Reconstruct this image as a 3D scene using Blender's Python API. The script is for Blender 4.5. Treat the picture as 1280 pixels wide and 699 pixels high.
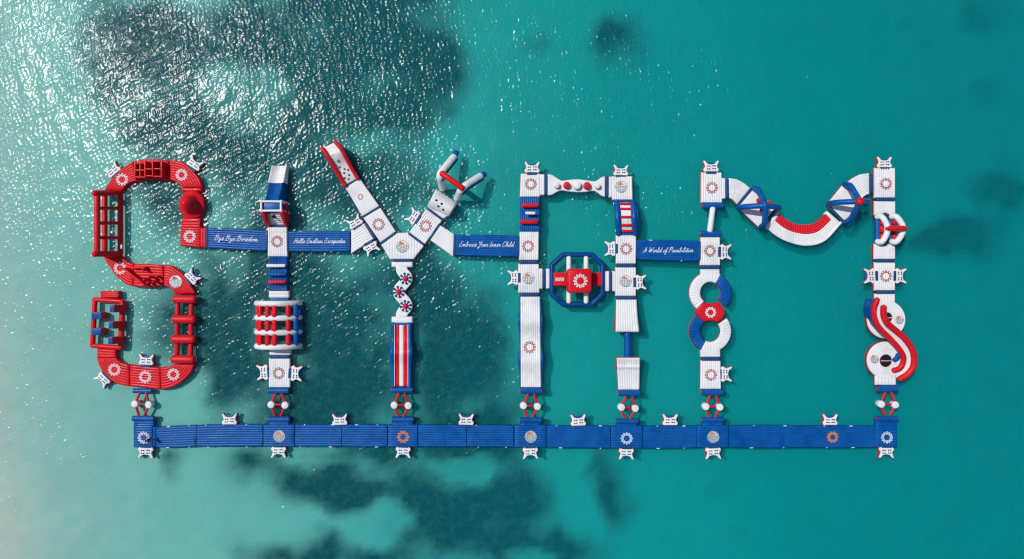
import bpy, bmesh, math, random
import numpy as np
from mathutils import Vector, Matrix
from mathutils.bvhtree import BVHTree

for _o in list(bpy.data.objects):
    bpy.data.objects.remove(_o)
SC = bpy.context.scene
COL = SC.collection
rnd = random.Random(7)
PI = math.pi

# ------------------------------------------------------------------ camera
HC = 85.333            # drone height above the water, metres
MPP = 0.1              # metres per photograph pixel at water level
cam_data = bpy.data.cameras.new('camera')
cam_data.sensor_width = 36.0
cam_data.lens = 24.0
cam_data.clip_start = 0.5
cam_data.clip_end = 3000.0
cam = bpy.data.objects.new('camera', cam_data)
cam.location = (0.0, 0.0, HC)
cam.rotation_euler = (0.0, 0.0, 0.0)
COL.objects.link(cam)
SC.camera = cam

# ------------------------------------------------------------------ sky, sun, exposure
SUN_EL = math.radians(58.0)
SUN_AZ = (-0.86, 0.51)
world = bpy.data.worlds.new('World')
SC.world = world
world.use_nodes = True
wn = world.node_tree.nodes
wl = world.node_tree.links
sky = wn.new('ShaderNodeTexSky')
sky.sky_type = 'NISHITA'
sky.sun_disc = False
sky.sun_elevation = SUN_EL
sky.sun_rotation = math.atan2(SUN_AZ[0], SUN_AZ[1])
bg = wn['Background']
wl.new(sky.outputs[0], bg.inputs[0])
bg.inputs[1].default_value = 0.085

sun_data = bpy.data.lights.new('sun', 'SUN')
sun_data.energy = 3.1
sun_data.angle = math.radians(0.55)
sun_data.color = (1.0, 0.965, 0.91)
sun = bpy.data.objects.new('sun', sun_data)
_n = math.hypot(*SUN_AZ)
sdir = Vector((SUN_AZ[0] / _n * math.cos(SUN_EL), SUN_AZ[1] / _n * math.cos(SUN_EL), math.sin(SUN_EL)))
sun.rotation_euler = sdir.to_track_quat('Z', 'Y').to_euler()
sun.location = sdir * 60
COL.objects.link(sun)

SC.view_settings.view_transform = 'Standard'
SC.view_settings.look = 'None'
SC.view_settings.exposure = 0.0
SC.view_settings.gamma = 1.0
SC.view_settings.use_curve_mapping = False
SC.render.engine = 'CYCLES'
SC.cycles.use_denoising = True
SC.cycles.max_bounces = 4
SC.cycles.diffuse_bounces = 2
SC.cycles.glossy_bounces = 2
SC.cycles.volume_bounces = 1
SC.cycles.transparent_max_bounces = 12
SC.cycles.caustics_reflective = False
SC.cycles.caustics_refractive = False
SC.cycles.sample_clamp_indirect = 4.0
SC.cycles.sample_clamp_direct = 0.95   # glints saturate as on a camera sensor
SC.cycles.filter_width = 1.25

# ------------------------------------------------------------------ materials
def new_mat(name):
    m = bpy.data.materials.new(name)
    m.use_nodes = True
    nt = m.node_tree
    return m, nt.nodes, nt.links, nt.nodes['Principled BSDF']

def vinyl(name, col, rough=0.42, var=0.10, fade=None):
    """glossy PVC tarpaulin: slight sun fading, salt film and wrinkles"""
    m, n, l, b = new_mat(name)
    tc = n.new('ShaderNodeNewGeometry')
    n1 = n.new('ShaderNodeTexNoise'); n1.inputs['Scale'].default_value = 0.9; n1.inputs['Detail'].default_value = 5
    n2 = n.new('ShaderNodeTexNoise'); n2.inputs['Scale'].default_value = 6.0; n2.inputs['Detail'].default_value = 6
    l.new(tc.outputs['Position'], n1.inputs['Vector']); l.new(tc.outputs['Position'], n2.inputs['Vector'])
    add = n.new('ShaderNodeMath'); add.operation = 'MULTIPLY_ADD'
    l.new(n2.outputs['Fac'], add.inputs[0]); add.inputs[1].default_value = 0.5
    l.new(n1.outputs['Fac'], add.inputs[2])
    ramp = n.new('ShaderNodeMapRange')
    ramp.inputs['From Min'].default_value = 0.5; ramp.inputs['From Max'].default_value = 1.0
    l.new(add.outputs[0], ramp.inputs['Value'])
    mix = n.new('ShaderNodeMix'); mix.data_type = 'RGBA'
    f = fade or tuple(min(1.0, c * (1 + var)) for c in col)
    mix.inputs[6].default_value = (*[c * (1 - var * 0.6) for c in col], 1)
    mix.inputs[7].default_value = (*f, 1)
    l.new(ramp.outputs[0], mix.inputs[0])
    rr = n.new('ShaderNodeMapRange'); rr.inputs['To Min'].default_value = rough - 0.1; rr.inputs['To Max'].default_value = rough + 0.16
    l.new(n2.outputs['Fac'], rr.inputs['Value'])
    # splashed, still wet areas: a little darker and shinier
    n3 = n.new('ShaderNodeTexNoise'); n3.inputs['Scale'].default_value = 0.42; n3.inputs['Detail'].default_value = 4; n3.inputs['Roughness'].default_value = 0.6
    l.new(tc.outputs['Position'], n3.inputs['Vector'])
    wet = n.new('ShaderNodeMapRange'); wet.interpolation_type = 'SMOOTHSTEP'
    wet.inputs['From Min'].default_value = 0.52; wet.inputs['From Max'].default_value = 0.62
    l.new(n3.outputs['Fac'], wet.inputs['Value'])
    dk = n.new('ShaderNodeMix'); dk.data_type = 'RGBA'; dk.blend_type = 'MULTIPLY'
    dk.inputs[7].default_value = (0.91, 0.915, 0.92, 1)
    l.new(wet.outputs[0], dk.inputs[0]); l.new(mix.outputs[2], dk.inputs[6]); l.new(dk.outputs[2], b.inputs['Base Color'])
    rm = n.new('ShaderNodeMix'); rm.inputs[3].default_value = 0.27
    l.new(wet.outputs[0], rm.inputs[0]); l.new(rr.outputs[0], rm.inputs[2]); l.new(rm.outputs[0], b.inputs['Roughness'])
    b.inputs['Specular IOR Level'].default_value = 0.2
    bp = n.new('ShaderNodeBump'); bp.inputs['Distance'].default_value = 0.03; bp.inputs['Strength'].default_value = 0.5
    l.new(n2.outputs['Fac'], bp.inputs['Height']); l.new(bp.outputs[0], b.inputs['Normal'])
    return m

M = {}
M['white'] = vinyl('white_vinyl', (0.80, 0.80, 0.805), 0.45, 0.06, (0.73, 0.73, 0.725))
M['red'] = vinyl('red_vinyl', (0.62, 0.010, 0.020), 0.40, 0.10)
M['blue'] = vinyl('blue_vinyl', (0.001, 0.071, 0.285), 0.38, 0.12, (0.002, 0.102, 0.37))
M['deep_blue'] = vinyl('deep_blue_vinyl', (0.001, 0.042, 0.19), 0.38, 0.10, (0.002, 0.06, 0.25))
M['navy'] = vinyl('navy_strap', (0.012, 0.055, 0.170), 0.55, 0.08)
M['grey'] = vinyl('grey_vinyl', (0.33, 0.36, 0.40), 0.5, 0.08)
M['black'] = vinyl('black_mesh', (0.012, 0.014, 0.016), 0.7, 0.02)
M['ink_red'] = vinyl('red_print', (0.30, 0.012, 0.018), 0.5, 0.08)
M['ink_white'] = vinyl('white_print', (0.70, 0.71, 0.73), 0.5, 0.05)
M['ink_grey'] = vinyl('grey_print', (0.20, 0.27, 0.33), 0.5, 0.05)
M['ink_orange'] = vinyl('orange_print', (0.60, 0.19, 0.07), 0.5, 0.05)
M['disc'] = vinyl('silver_print', (0.46, 0.49, 0.50), 0.5, 0.05)
M['skin'] = vinyl('skin', (0.42, 0.22, 0.13), 0.55, 0.05)
M['hair'] = vinyl('blond_hair', (0.30, 0.19, 0.07), 0.6, 0.05)
M['hair_dark'] = vinyl('dark_hair', (0.02, 0.014, 0.01), 0.6, 0.05)
M['cloth_black'] = vinyl('black_cloth', (0.012, 0.013, 0.016), 0.8, 0.03)
M['cloth_maroon'] = vinyl('maroon_cloth', (0.16, 0.012, 0.025), 0.8, 0.03)

# ------------------------------------------------------------------ geometry helpers
def W(px, py, z=0.0):
    """point of the place that the photograph shows at (px, py), standing z metres above the water"""
    k = MPP * (HC - z) / HC
    return Vector(((px - 640.0) * k, (349.5 - py) * k, z))

def cr(pts, n):
    """n points evenly along a smooth curve through pts (any dimension)"""
    P = np.array([list(p) for p in pts], float)
    if len(P) == 2:
        t = np.linspace(0, 1, n)[:, None]
        return P[0] * (1 - t) + P[1] * t
    Q = np.vstack([2 * P[0] - P[1], P, 2 * P[-1] - P[-2]])
    out = []
    for i in range(1, len(Q) - 2):
        for t in np.linspace(0, 1, 17)[:-1]:
            a, b, c, d = Q[i - 1], Q[i], Q[i + 1], Q[i + 2]
            out.append(0.5 * ((2 * b) + (c - a) * t + (2 * a - 5 * b + 4 * c - d) * t * t + (3 * b - a - 3 * c + d) * t ** 3))
    out.append(P[-1])
    out = np.array(out)
    s = np.concatenate([[0], np.cumsum(np.linalg.norm(np.diff(out, axis=0), axis=1))])
    tt = np.linspace(0, s[-1], n)
    return np.stack([np.interp(tt, s, out[:, k]) for k in range(out.shape[1])], 1)

def link(name, verts, faces, mat, parent=None, origin=None, sharp=35, mats=None, fmat=None):
    o0 = origin if origin is not None else Vector((0, 0, 0))
    me = bpy.data.meshes.new(name)
    me.from_pydata([(v[0] - o0[0], v[1] - o0[1], v[2] - o0[2]) for v in verts], [], [tuple(int(i) for i in f) for f in faces])
    bm = bmesh.new(); bm.from_mesh(me)
    bmesh.ops.recalc_face_normals(bm, faces=bm.faces)
    bm.to_mesh(me); bm.free()
    for mm in (mats or [mat]):
        me.materials.append(mm if not isinstance(mm, str) else M[mm])
    for p in me.polygons:
        p.use_smooth = True
    if fmat is not None:
        for p, f in zip(me.polygons, fmat):
            p.material_index = f
    if sharp:
        me.set_sharp_from_angle(angle=math.radians(sharp))
    ob = bpy.data.objects.new(name, me)
    COL.objects.link(ob)
    if parent is not None:
        ob.parent = parent
    return ob

class Thing:
    def __init__(s, name, label, cat, px, py, group=None, z=0.0):
        s.o = bpy.data.objects.new(name, None)
        s.o.empty_display_size = 0.3
        COL.objects.link(s.o)
        s.loc = W(px, py, z)
        s.o.location = s.loc
        s.o['label'] = label
        s.o['category'] = cat
        if group:
            s.o['group'] = group
        s.bvh = None
        s.vs, s.fs = [], []
    def add(s, name, verts, faces, mat, parent=None, sharp=35, **k):
        return link(name, verts, faces, mat, parent or s.o, s.loc, sharp, **k)
    def solid(s, verts, faces):
        n = len(s.vs)
        s.vs += [Vector(v) for v in verts]
        s.fs += [tuple(int(i) + n for i in f) for f in faces]
        s.bvh = None
    def drop(s, x, y, default=0.5):
        if s.bvh is None:
            s.bvh = BVHTree.FromPolygons(s.vs, s.fs)
        h = s.bvh.ray_cast(Vector((x, y, 30)), Vector((0, 0, -1)))
        return h[0].z if h[0] is not None else default

def rib(s):
    return math.sqrt(max(0.0, 1 - (2 * s - 1) ** 2 * 0.97))

def wob(x, y, k=0.0):
    return 0.018 * math.sin(x * 1.7 + k) * math.cos(y * 1.3 - k) + 0.012 * math.sin(x * 4.1 - y * 3.3 + k)

def deck_from(T, P, z=0.5, n=9, along=True, length=3.0, width=2.5, mat='white', side='red', zf=None, depth=0.06,
              name='deck', hull='hull', er=0.10, smooth_u=None, parent=None, base=-0.2, solid=True, skirt=None):
    """ribbed inflatable top over P(u,v) (photo pixels) with a coloured side wall down into the water"""
    if skirt is None:
        skirt = 0.24 if (mat == 'white' and side == 'red') else 0.06
    RS = (0.0, 0.07, 0.22, 0.5, 0.78, 0.93)
    def ribs():
        r = []
        for k in range(n):
            r += [((k + s) / n, rib(s)) for s in RS]
        r.append((1.0, rib(1.0)))
        return r
    def plain(L):
        m = max(4, int(L / 0.45)) if smooth_u is None else smooth_u
        e = er / L
        r = [0.0, e * 0.15, e * 0.5, e]
        r += list(np.linspace(e, 1 - e, m)[1:-1])
        r += [1 - e, 1 - e * 0.5, 1 - e * 0.15, 1.0]
        out = []
        for u in r:
            d = min(u, 1 - u) * L
            q = math.sqrt(max(0, 1 - ((er - d) / er) ** 2)) if d < er else 1.0
            out.append((u, q))
        return out
    us = plain(length) if along else ribs()
    vs = ribs() if along else plain(width)
    verts, faces = [], []
    nu, nv = len(us), len(vs)
    for (u, qu) in us:
        for (v, qv) in vs:
            p = P(u, v)
            zz = z + (zf(u, v) if zf else 0.0)
            c = W(p[0], p[1], zz)
            q = qv * (0.5 + 0.5 * qu) if along else qu * (0.5 + 0.5 * qv)
            q2 = qu if along else qv
            c.z += -depth * (1 - q) - 0.10 * (1 - q2) + wob(c.x, c.y) * 0.6
            verts.append(c)
    for i in range(nu - 1):
        for j in range(nv - 1):
            a = i * nv + j
            faces.append((a, a + 1, a + nv + 1, a + nv))
    loop = [j for j in range(nv)] + [i * nv + nv - 1 for i in range(1, nu)] + \
           [(nu - 1) * nv + j for j in range(nv - 2, -1, -1)] + [i * nv for i in range(nu - 2, 0, -1)]
    ring = [verts[i] for i in loop]
    m = len(ring)
    nrm = []
    for i in range(m):
        a, b = ring[i - 2 if i >= 2 else i - 2 + m], ring[(i + 2) % m]
        t = Vector((b.x - a.x, b.y - a.y))
        nv2 = Vector((t.y, -t.x))
        nrm.append(nv2.normalized() if nv2.length > 1e-9 else Vector((0, 0)))
    area = sum(ring[i].x * ring[(i + 1) % m].y - ring[(i + 1) % m].x * ring[i].y for i in range(m))
    sg = 1.0 if area > 0 else -1.0
    def off(i, d, zz):
        return Vector((ring[i].x + sg * nrm[i].x * d, ring[i].y + sg * nrm[i].y * d, zz))
    b0 = len(verts)
    verts += [off(i, 0.035, ring[i].z - 0.06) for i in range(m)]
    for i in range(m):
        k = (i + 1) % m
        faces.append((loop[i], loop[k], b0 + k, b0 + i))
    if skirt > 0.07:
        verts += [off(i, 0.06, ring[i].z - skirt * 0.6) for i in range(m)]
        verts += [off(i, 0.06, ring[i].z - skirt) for i in range(m)]
        for r_ in (0, 1):
            for i in range(m):
                k = (i + 1) % m
                faces.append((b0 + r_ * m + i, b0 + r_ * m + k, b0 + (r_ + 1) * m + k, b0 + (r_ + 1) * m + i))
    o = T.add(name, verts, faces, mat, parent, sharp=50)
    if solid:
        T.solid(verts, faces)
    hv, hf = [], []
    prof = [(0.03, None, skirt - 0.01), (0.075, None, skirt + 0.05), (0.09, 0.5, 0), (0.06, 0.12, 0), (0.02, None, -1)]
    for d, fr, dz in prof:
        for i in range(m):
            zt = ring[i].z
            zz = base if dz == -1 else (zt - dz if fr is None else base + (zt - skirt - base) * fr * 0.8)
            hv.append(off(i, d, zz))
    for r in range(len(prof) - 1):
        for i in range(m):
            k = (i + 1) % m
            hf.append((r * m + i, r * m + k, (r + 1) * m + k, (r + 1) * m + i))
    T.add(hull, hv, hf, side, o, sharp=60)
    return o

def strip(T, L, R, **k):
    """deck between the two edge lines L and R (photo pixels)"""
    N = 40
    A, B = cr(L, N), cr(R, N)
    def P(u, v):
        f = u * (N - 1); i = min(int(f), N - 2); f -= i
        a = A[i] * (1 - f) + A[i + 1] * f
        b = B[i] * (1 - f) + B[i + 1] * f
        return a * (1 - v) + b * v
    ln = 0.5 * (np.linalg.norm(np.diff(A, axis=0), axis=1).sum() + np.linalg.norm(np.diff(B, axis=0), axis=1).sum()) * MPP
    wd = np.linalg.norm(A - B, axis=1).mean() * MPP
    k.setdefault('length', ln); k.setdefault('width', wd)
    return deck_from(T, P, **k)

def rect(T, x0, y0, x1, y1, ribs='v', **k):
    """axis-aligned deck; ribs 'v' run up the picture, 'h' across it"""
    if ribs == 'v':
        return strip(T, [(x0, y0), (x0, y1)], [(x1, y0), (x1, y1)], **k)
    return strip(T, [(x0, y0), (x1, y0)], [(x0, y1), (x1, y1)], **k)

def poly_cols(T, top, bot, **k):
    """deck whose ribs run up the picture between the outline's upper and lower edge"""
    tx = [p[0] for p in top]; ty = [p[1] for p in top]
    bx = [p[0] for p in bot]; by = [p[1] for p in bot]
    x0, x1 = max(tx[0], bx[0]), min(tx[-1], bx[-1])
    def P(u, v):
        x = x0 + (x1 - x0) * v
        return np.array((x, np.interp(x, tx, ty) * (1 - u) + np.interp(x, bx, by) * u))
    k.setdefault('length', 3.0); k.setdefault('width', (x1 - x0) * MPP)
    return deck_from(T, P, **k)

def tube_mesh(pts, r, n=12, cap='round', flat=1.0):
    P = [Vector(p) for p in pts]
    R = list(r) if hasattr(r, '__len__') else [r] * len(P)
    if cap == 'round':
        t0 = (P[0] - P[1]).normalized(); t1 = (P[-1] - P[-2]).normalized()
        A, RA = [], []
        for a in (88, 62, 35, 12):
            A.append(P[0] + t0 * R[0] * math.sin(math.radians(a)) * 0.8); RA.append(R[0] * math.cos(math.radians(a)))
        B, RB = [], []
        for a in (12, 35, 62, 88):
            B.append(P[-1] + t1 * R[-1] * math.sin(math.radians(a)) * 0.8); RB.append(R[-1] * math.cos(math.radians(a)))
        P = A + P + B; R = RA + R + RB
    elif cap == 'flat':
        t0 = (P[0] - P[1]).normalized(); t1 = (P[-1] - P[-2]).normalized()
        P = [P[0] + t0 * 0.03, P[0] + t0 * 0.025] + P + [P[-1] + t1 * 0.025, P[-1] + t1 * 0.03]
        R = [R[0] * 0.2, R[0] * 0.85] + R + [R[-1] * 0.85, R[-1] * 0.2]
    verts, faces = [], []
    up = None
    for i, p in enumerate(P):
        a = P[max(i - 1, 0)]; b = P[min(i + 1, len(P) - 1)]
        t = (b - a).normalized() if (b - a).length > 1e-9 else Vector((1, 0, 0))
        if up is None:
            up = Vector((0, 0, 1)) if abs(t.z) < 0.95 else Vector((0, 1, 0))
        x = t.cross(up)
        if x.length < 1e-6:
            x = t.orthogonal()
        x.normalize(); y = x.cross(t).normalized(); up = y
        for k in range(n):
            th = 2 * PI * k / n
            verts.append(p + x * math.cos(th) * R[i] + y * math.sin(th) * R[i] * flat)
    for i in range(len(P) - 1):
        for k in range(n):
            k2 = (k + 1) % n
            faces.append((i * n + k, i * n + k2, (i + 1) * n + k2, (i + 1) * n + k))
    faces.append(tuple(range(n - 1, -1, -1)))
    faces.append(tuple((len(P) - 1) * n + k for k in range(n)))
    return verts, faces

def tube(T, name, pts, r, mat, cap='round', n=12, parent=None, flat=1.0):
    v, f = tube_mesh(pts, r, n, cap, flat)
    return T.add(name, v, f, mat, parent, sharp=60)

def roll(T, x0, x1, y, r=0.34, z=0.42, mat='blue', name='connector_roll', y1=None, caps=True):
    """horizontal roll lying at a module's end, with red end caps"""
    a, b = W(x0, y, z), W(x1, y if y1 is None else y1, z)
    o = tube(T, name, [a, a.lerp(b, 0.25), a.lerp(b, 0.5), a.lerp(b, 0.75), b], r, mat, 'flat', 14)
    if caps:
        d = (b - a).normalized()
        for q, s in ((a, -1), (b, 1)):
            v, f = tube_mesh([q + d * s * 0.02, q + d * s * 0.075], r * 0.62, 10, 'flat')
            T.add('end_cap', v, f, 'red', o)
    return o

def band(T, p0, p1, w, z=0.5, mat='navy', name='connector_strap', drop=0.3):
    """flat strap pulled tight over the joint between two modules; p0, p1 and w in photo pixels"""
    a, b = W(p0[0], p0[1], z), W(p1[0], p1[1], z)
    d = (b - a); L = d.length; d.normalize()
    s = Vector((-d.y, d.x, 0)); h = w * MPP / 2
    prof = [(-1.0, -0.06), (-0.92, 0.0), (-0.5, 0.022), (0, 0.028), (0.5, 0.022), (0.92, 0.0), (1.0, -0.06)]
    rows = [(-0.06, -drop), (-0.045, -0.08), (0.0, 0.0), (0.06, 0.018)]
    rows += [(L * t, 0.02) for t in (0.2, 0.35, 0.5, 0.65, 0.8)]
    rows += [(L - 0.06, 0.018), (L, 0.0), (L + 0.045, -0.08), (L + 0.06, -drop)]
    verts, faces = [], []
    for t, dz in rows:
        for q, pz in prof:
            verts.append(a + d * t + s * h * q + Vector((0, 0, dz + pz)))
    k = len(prof)
    for i in range(len(rows) - 1):
        for j in range(k - 1):
            faces.append((i * k + j, i * k + j + 1, (i + 1) * k + j + 1, (i + 1) * k + j))
    return T.add(name, verts, faces, mat, sharp=50)

def round_prism(outline, z0, z1, r=0.05, seg=3):
    """solid from a closed world-space outline with a rounded upper rim"""
    m = len(outline)
    O = [Vector((p[0], p[1])) for p in outline]
    area = sum(O[i].x * O[(i + 1) % m].y - O[(i + 1) % m].x * O[i].y for i in range(m))
    if area < 0:
        O.reverse()
    nr = []
    for i in range(m):
        a, b, c = O[i - 1], O[i], O[(i + 1) % m]
        e1 = (b - a).normalized(); e2 = (c - b).normalized()
        n1 = Vector((e1.y, -e1.x)); n2 = Vector((e2.y, -e2.x))
        q = n1 + n2
        q = q.normalized() if q.length > 1e-6 else n1
        nr.append(q / max(0.5, q.dot(n1)))
    verts, faces = [], []
    levels = [(0.0, z0)] + [(r * (1 - math.cos(a)), z1 - r + r * math.sin(a)) for a in np.linspace(0, PI / 2, seg + 1)]
    for d, zz in levels:
        for i in range(m):
            p = O[i] - nr[i] * d
            verts.append((p.x, p.y, zz))
    for l in range(len(levels) - 1):
        for i in range(m):
            k = (i + 1) % m
            faces.append((l * m + i, l * m + k, (l + 1) * m + k, (l + 1) * m + i))
    faces.append(tuple((len(levels) - 1) * m + i for i in range(m)))
    faces.append(tuple(range(m - 1, -1, -1)))
    return verts, faces

def block(T, name, cx, cy, w, h, z0, z1, mat, rot=0.0, r=0.08, parent=None, zref=None):
    """cushion-edged block; centre and size in photo pixels at height zref"""
    c = W(cx, cy, z1 if zref is None else zref)
    ca, sa = math.cos(rot), math.sin(rot)
    w2, h2 = w * MPP / 2, h * MPP / 2
    k = min(r, w2 * 0.6, h2 * 0.6)
    pts = []
    for (sx, sy, a0) in ((1, -1, -90), (1, 1, 0), (-1, 1, 90), (-1, -1, 180)):
        for a in (0, 45, 90):
            t = math.radians(a0 + a)
            x = sx * (w2 - k) + k * math.cos(t); y = sy * (h2 - k) + k * math.sin(t)
            pts.append((c.x + x * ca - y * sa, c.y + x * sa + y * ca))
    v, f = round_prism(pts, z0, z1, k * 0.8, 3)
    return T.add(name, v, f, mat, parent, sharp=50)

def dome(T, name, px, py, r, z0, h, mat, parent=None, prof=None, n=20, zref=None):
    """turned shape; prof is a list of (radius fraction, height fraction)"""
    c = W(px, py, z0 if zref is None else zref)
    prof = prof or [(1.0, 0.0), (1.02, 0.15), (0.97, 0.4), (0.84, 0.65), (0.6, 0.86), (0.3, 0.97)]
    verts, faces = [], []
    for rf, hf in prof:
        for k in range(n):
            a = 2 * PI * k / n
            verts.append(Vector((c.x + rf * r * math.cos(a), c.y + rf * r * math.sin(a), z0 + h * hf)))
    for i in range(len(prof) - 1):
        for k in range(n):
            k2 = (k + 1) % n
            faces.append((i * n + k, i * n + k2, (i + 1) * n + k2, (i + 1) * n + k))
    verts.append(Vector((c.x, c.y, z0 + h * prof[-1][1] + (0.02 * h if prof[-1][0] > 0.05 else 0))))
    t = len(verts) - 1; b = (len(prof) - 1) * n
    for k in range(n):
        faces.append((b + k, b + (k + 1) % n, t))
    return T.add(name, verts, faces, mat, parent, sharp=55)

# ------------------------------------------------------------------ print on the decks (follows the ribs)
def stroke_mesh(T, lines, w, lift=0.012):
    verts, faces = [], []
    for L, closed in lines:
        P = [Vector((p[0], p[1])) for p in L]
        Q = []
        for i in range(len(P) - (0 if closed else 1)):
            a, b = P[i], P[(i + 1) % len(P)]
            k = max(1, int((b - a).length / 0.06))
            Q += [a.lerp(b, t / k) for t in range(k)]
        if not closed:
            Q.append(P[-1])
        m = len(Q)
        if m < 2:
            continue
        b0 = len(verts)
        for i in range(m):
            a = Q[i - 1] if (i or closed) else Q[i]
            c = Q[(i + 1) % m] if (i < m - 1 or closed) else Q[i]
            t = (c - a)
            t = t.normalized() if t.length > 1e-9 else Vector((1, 0))
            s = Vector((-t.y, t.x)) * w / 2
            for q in (Q[i] + s, Q[i], Q[i] - s):
                verts.append((q.x, q.y, T.drop(q.x, q.y) + lift))
        for i in range(m if closed else m - 1):
            k = (i + 1) % m
            for j in (0, 1):
                faces.append((b0 + i * 3 + j, b0 + i * 3 + j + 1, b0 + k * 3 + j + 1, b0 + k * 3 + j))
    return verts, faces

def ring_emblem(T, px, py, R=0.72, mat='ink_red', w=0.085, petals=12, z=0.5, parent=None, part=1.0):
    c = W(px, py, z)
    L = []
    N = petals * 14
    for i in range(int(N * part)):
        a = 2 * PI * i / N
        s = math.tanh(2.2 * math.cos(petals * a)) / math.tanh(2.2)
        r = R * (0.775 + 0.205 * s)
        L.append((c.x + r * math.cos(a), c.y + r * math.sin(a)))
    v, f = stroke_mesh(T, [(L, part >= 1.0)], w)
    return T.add('ring_emblem', v, f, mat, parent, sharp=0)

def disc_mesh(T, c, R, lift):
    verts, faces = [], []
    nr, na = 10, 28
    for i in range(nr + 1):
        for k in range(na):
            a = 2 * PI * k / na; r = R * max(i / nr, 0.02)
            x, y = c.x + r * math.cos(a), c.y + r * math.sin(a)
            verts.append((x, y, T.drop(x, y) + lift))
    for i in range(nr):
        for k in range(na):
            k2 = (k + 1) % na
            faces.append((i * na + k, i * na + k2, (i + 1) * na + k2, (i + 1) * na + k))
    return verts, faces

def globe_emblem(T, px, py, R=0.72, z=0.5, plate=None, line='ink_grey', top='ink_orange'):
    c = W(px, py, z)
    par = None
    if plate:
        v, f = disc_mesh(T, c, R * 1.05, 0.010)
        par = T.add('emblem_plate', v, f, plate, sharp=0)
    def arc(fn, n=24, a0=0, a1=1):
        return [(c.x + R * fn(a0 + (a1 - a0) * i / n)[0], c.y + R * fn(a0 + (a1 - a0) * i / n)[1]) for i in range(n + 1)]
    g, o = [], []
    g.append((arc(lambda t: (math.cos(2 * PI * t), math.sin(2 * PI * t)), 40)[:-1], True))
    for k in (-0.62, -0.2, 0.3, 0.7):
        g.append((arc(lambda t: (k * math.cos(PI * (t - 0.5)) * 0.98, math.sin(PI * (t - 0.5)) * 0.95), 18, 0.0, 0.62), False))
    for y in (-0.68, -0.38, -0.1, 0.12):
        hw = math.sqrt(1 - y * y) * 0.95
        g.append((arc(lambda t: ((2 * t - 1) * hw, y + 0.07 * math.sin(9 * t)), 18), False))
    for (x0, y0, x1, y1) in ((-.62, .28, -.25, .5), (-.3, .3, .05, .72), (.0, .3, .12, .62), (-.55, .5, -.15, .78), (.3, .3, .18, .5)):
        o.append((arc(lambda t: (x0 + (x1 - x0) * t, y0 + (y1 - y0) * t + 0.06 * math.sin(PI * t)), 6), False))
    v, f = stroke_mesh(T, g, 0.06, 0.016)
    e = T.add('globe_emblem', v, f, line, par, sharp=0)
    v, f = stroke_mesh(T, o, 0.13, 0.020)
    T.add('sun_marks', v, f, top, par or e, sharp=0)

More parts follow.
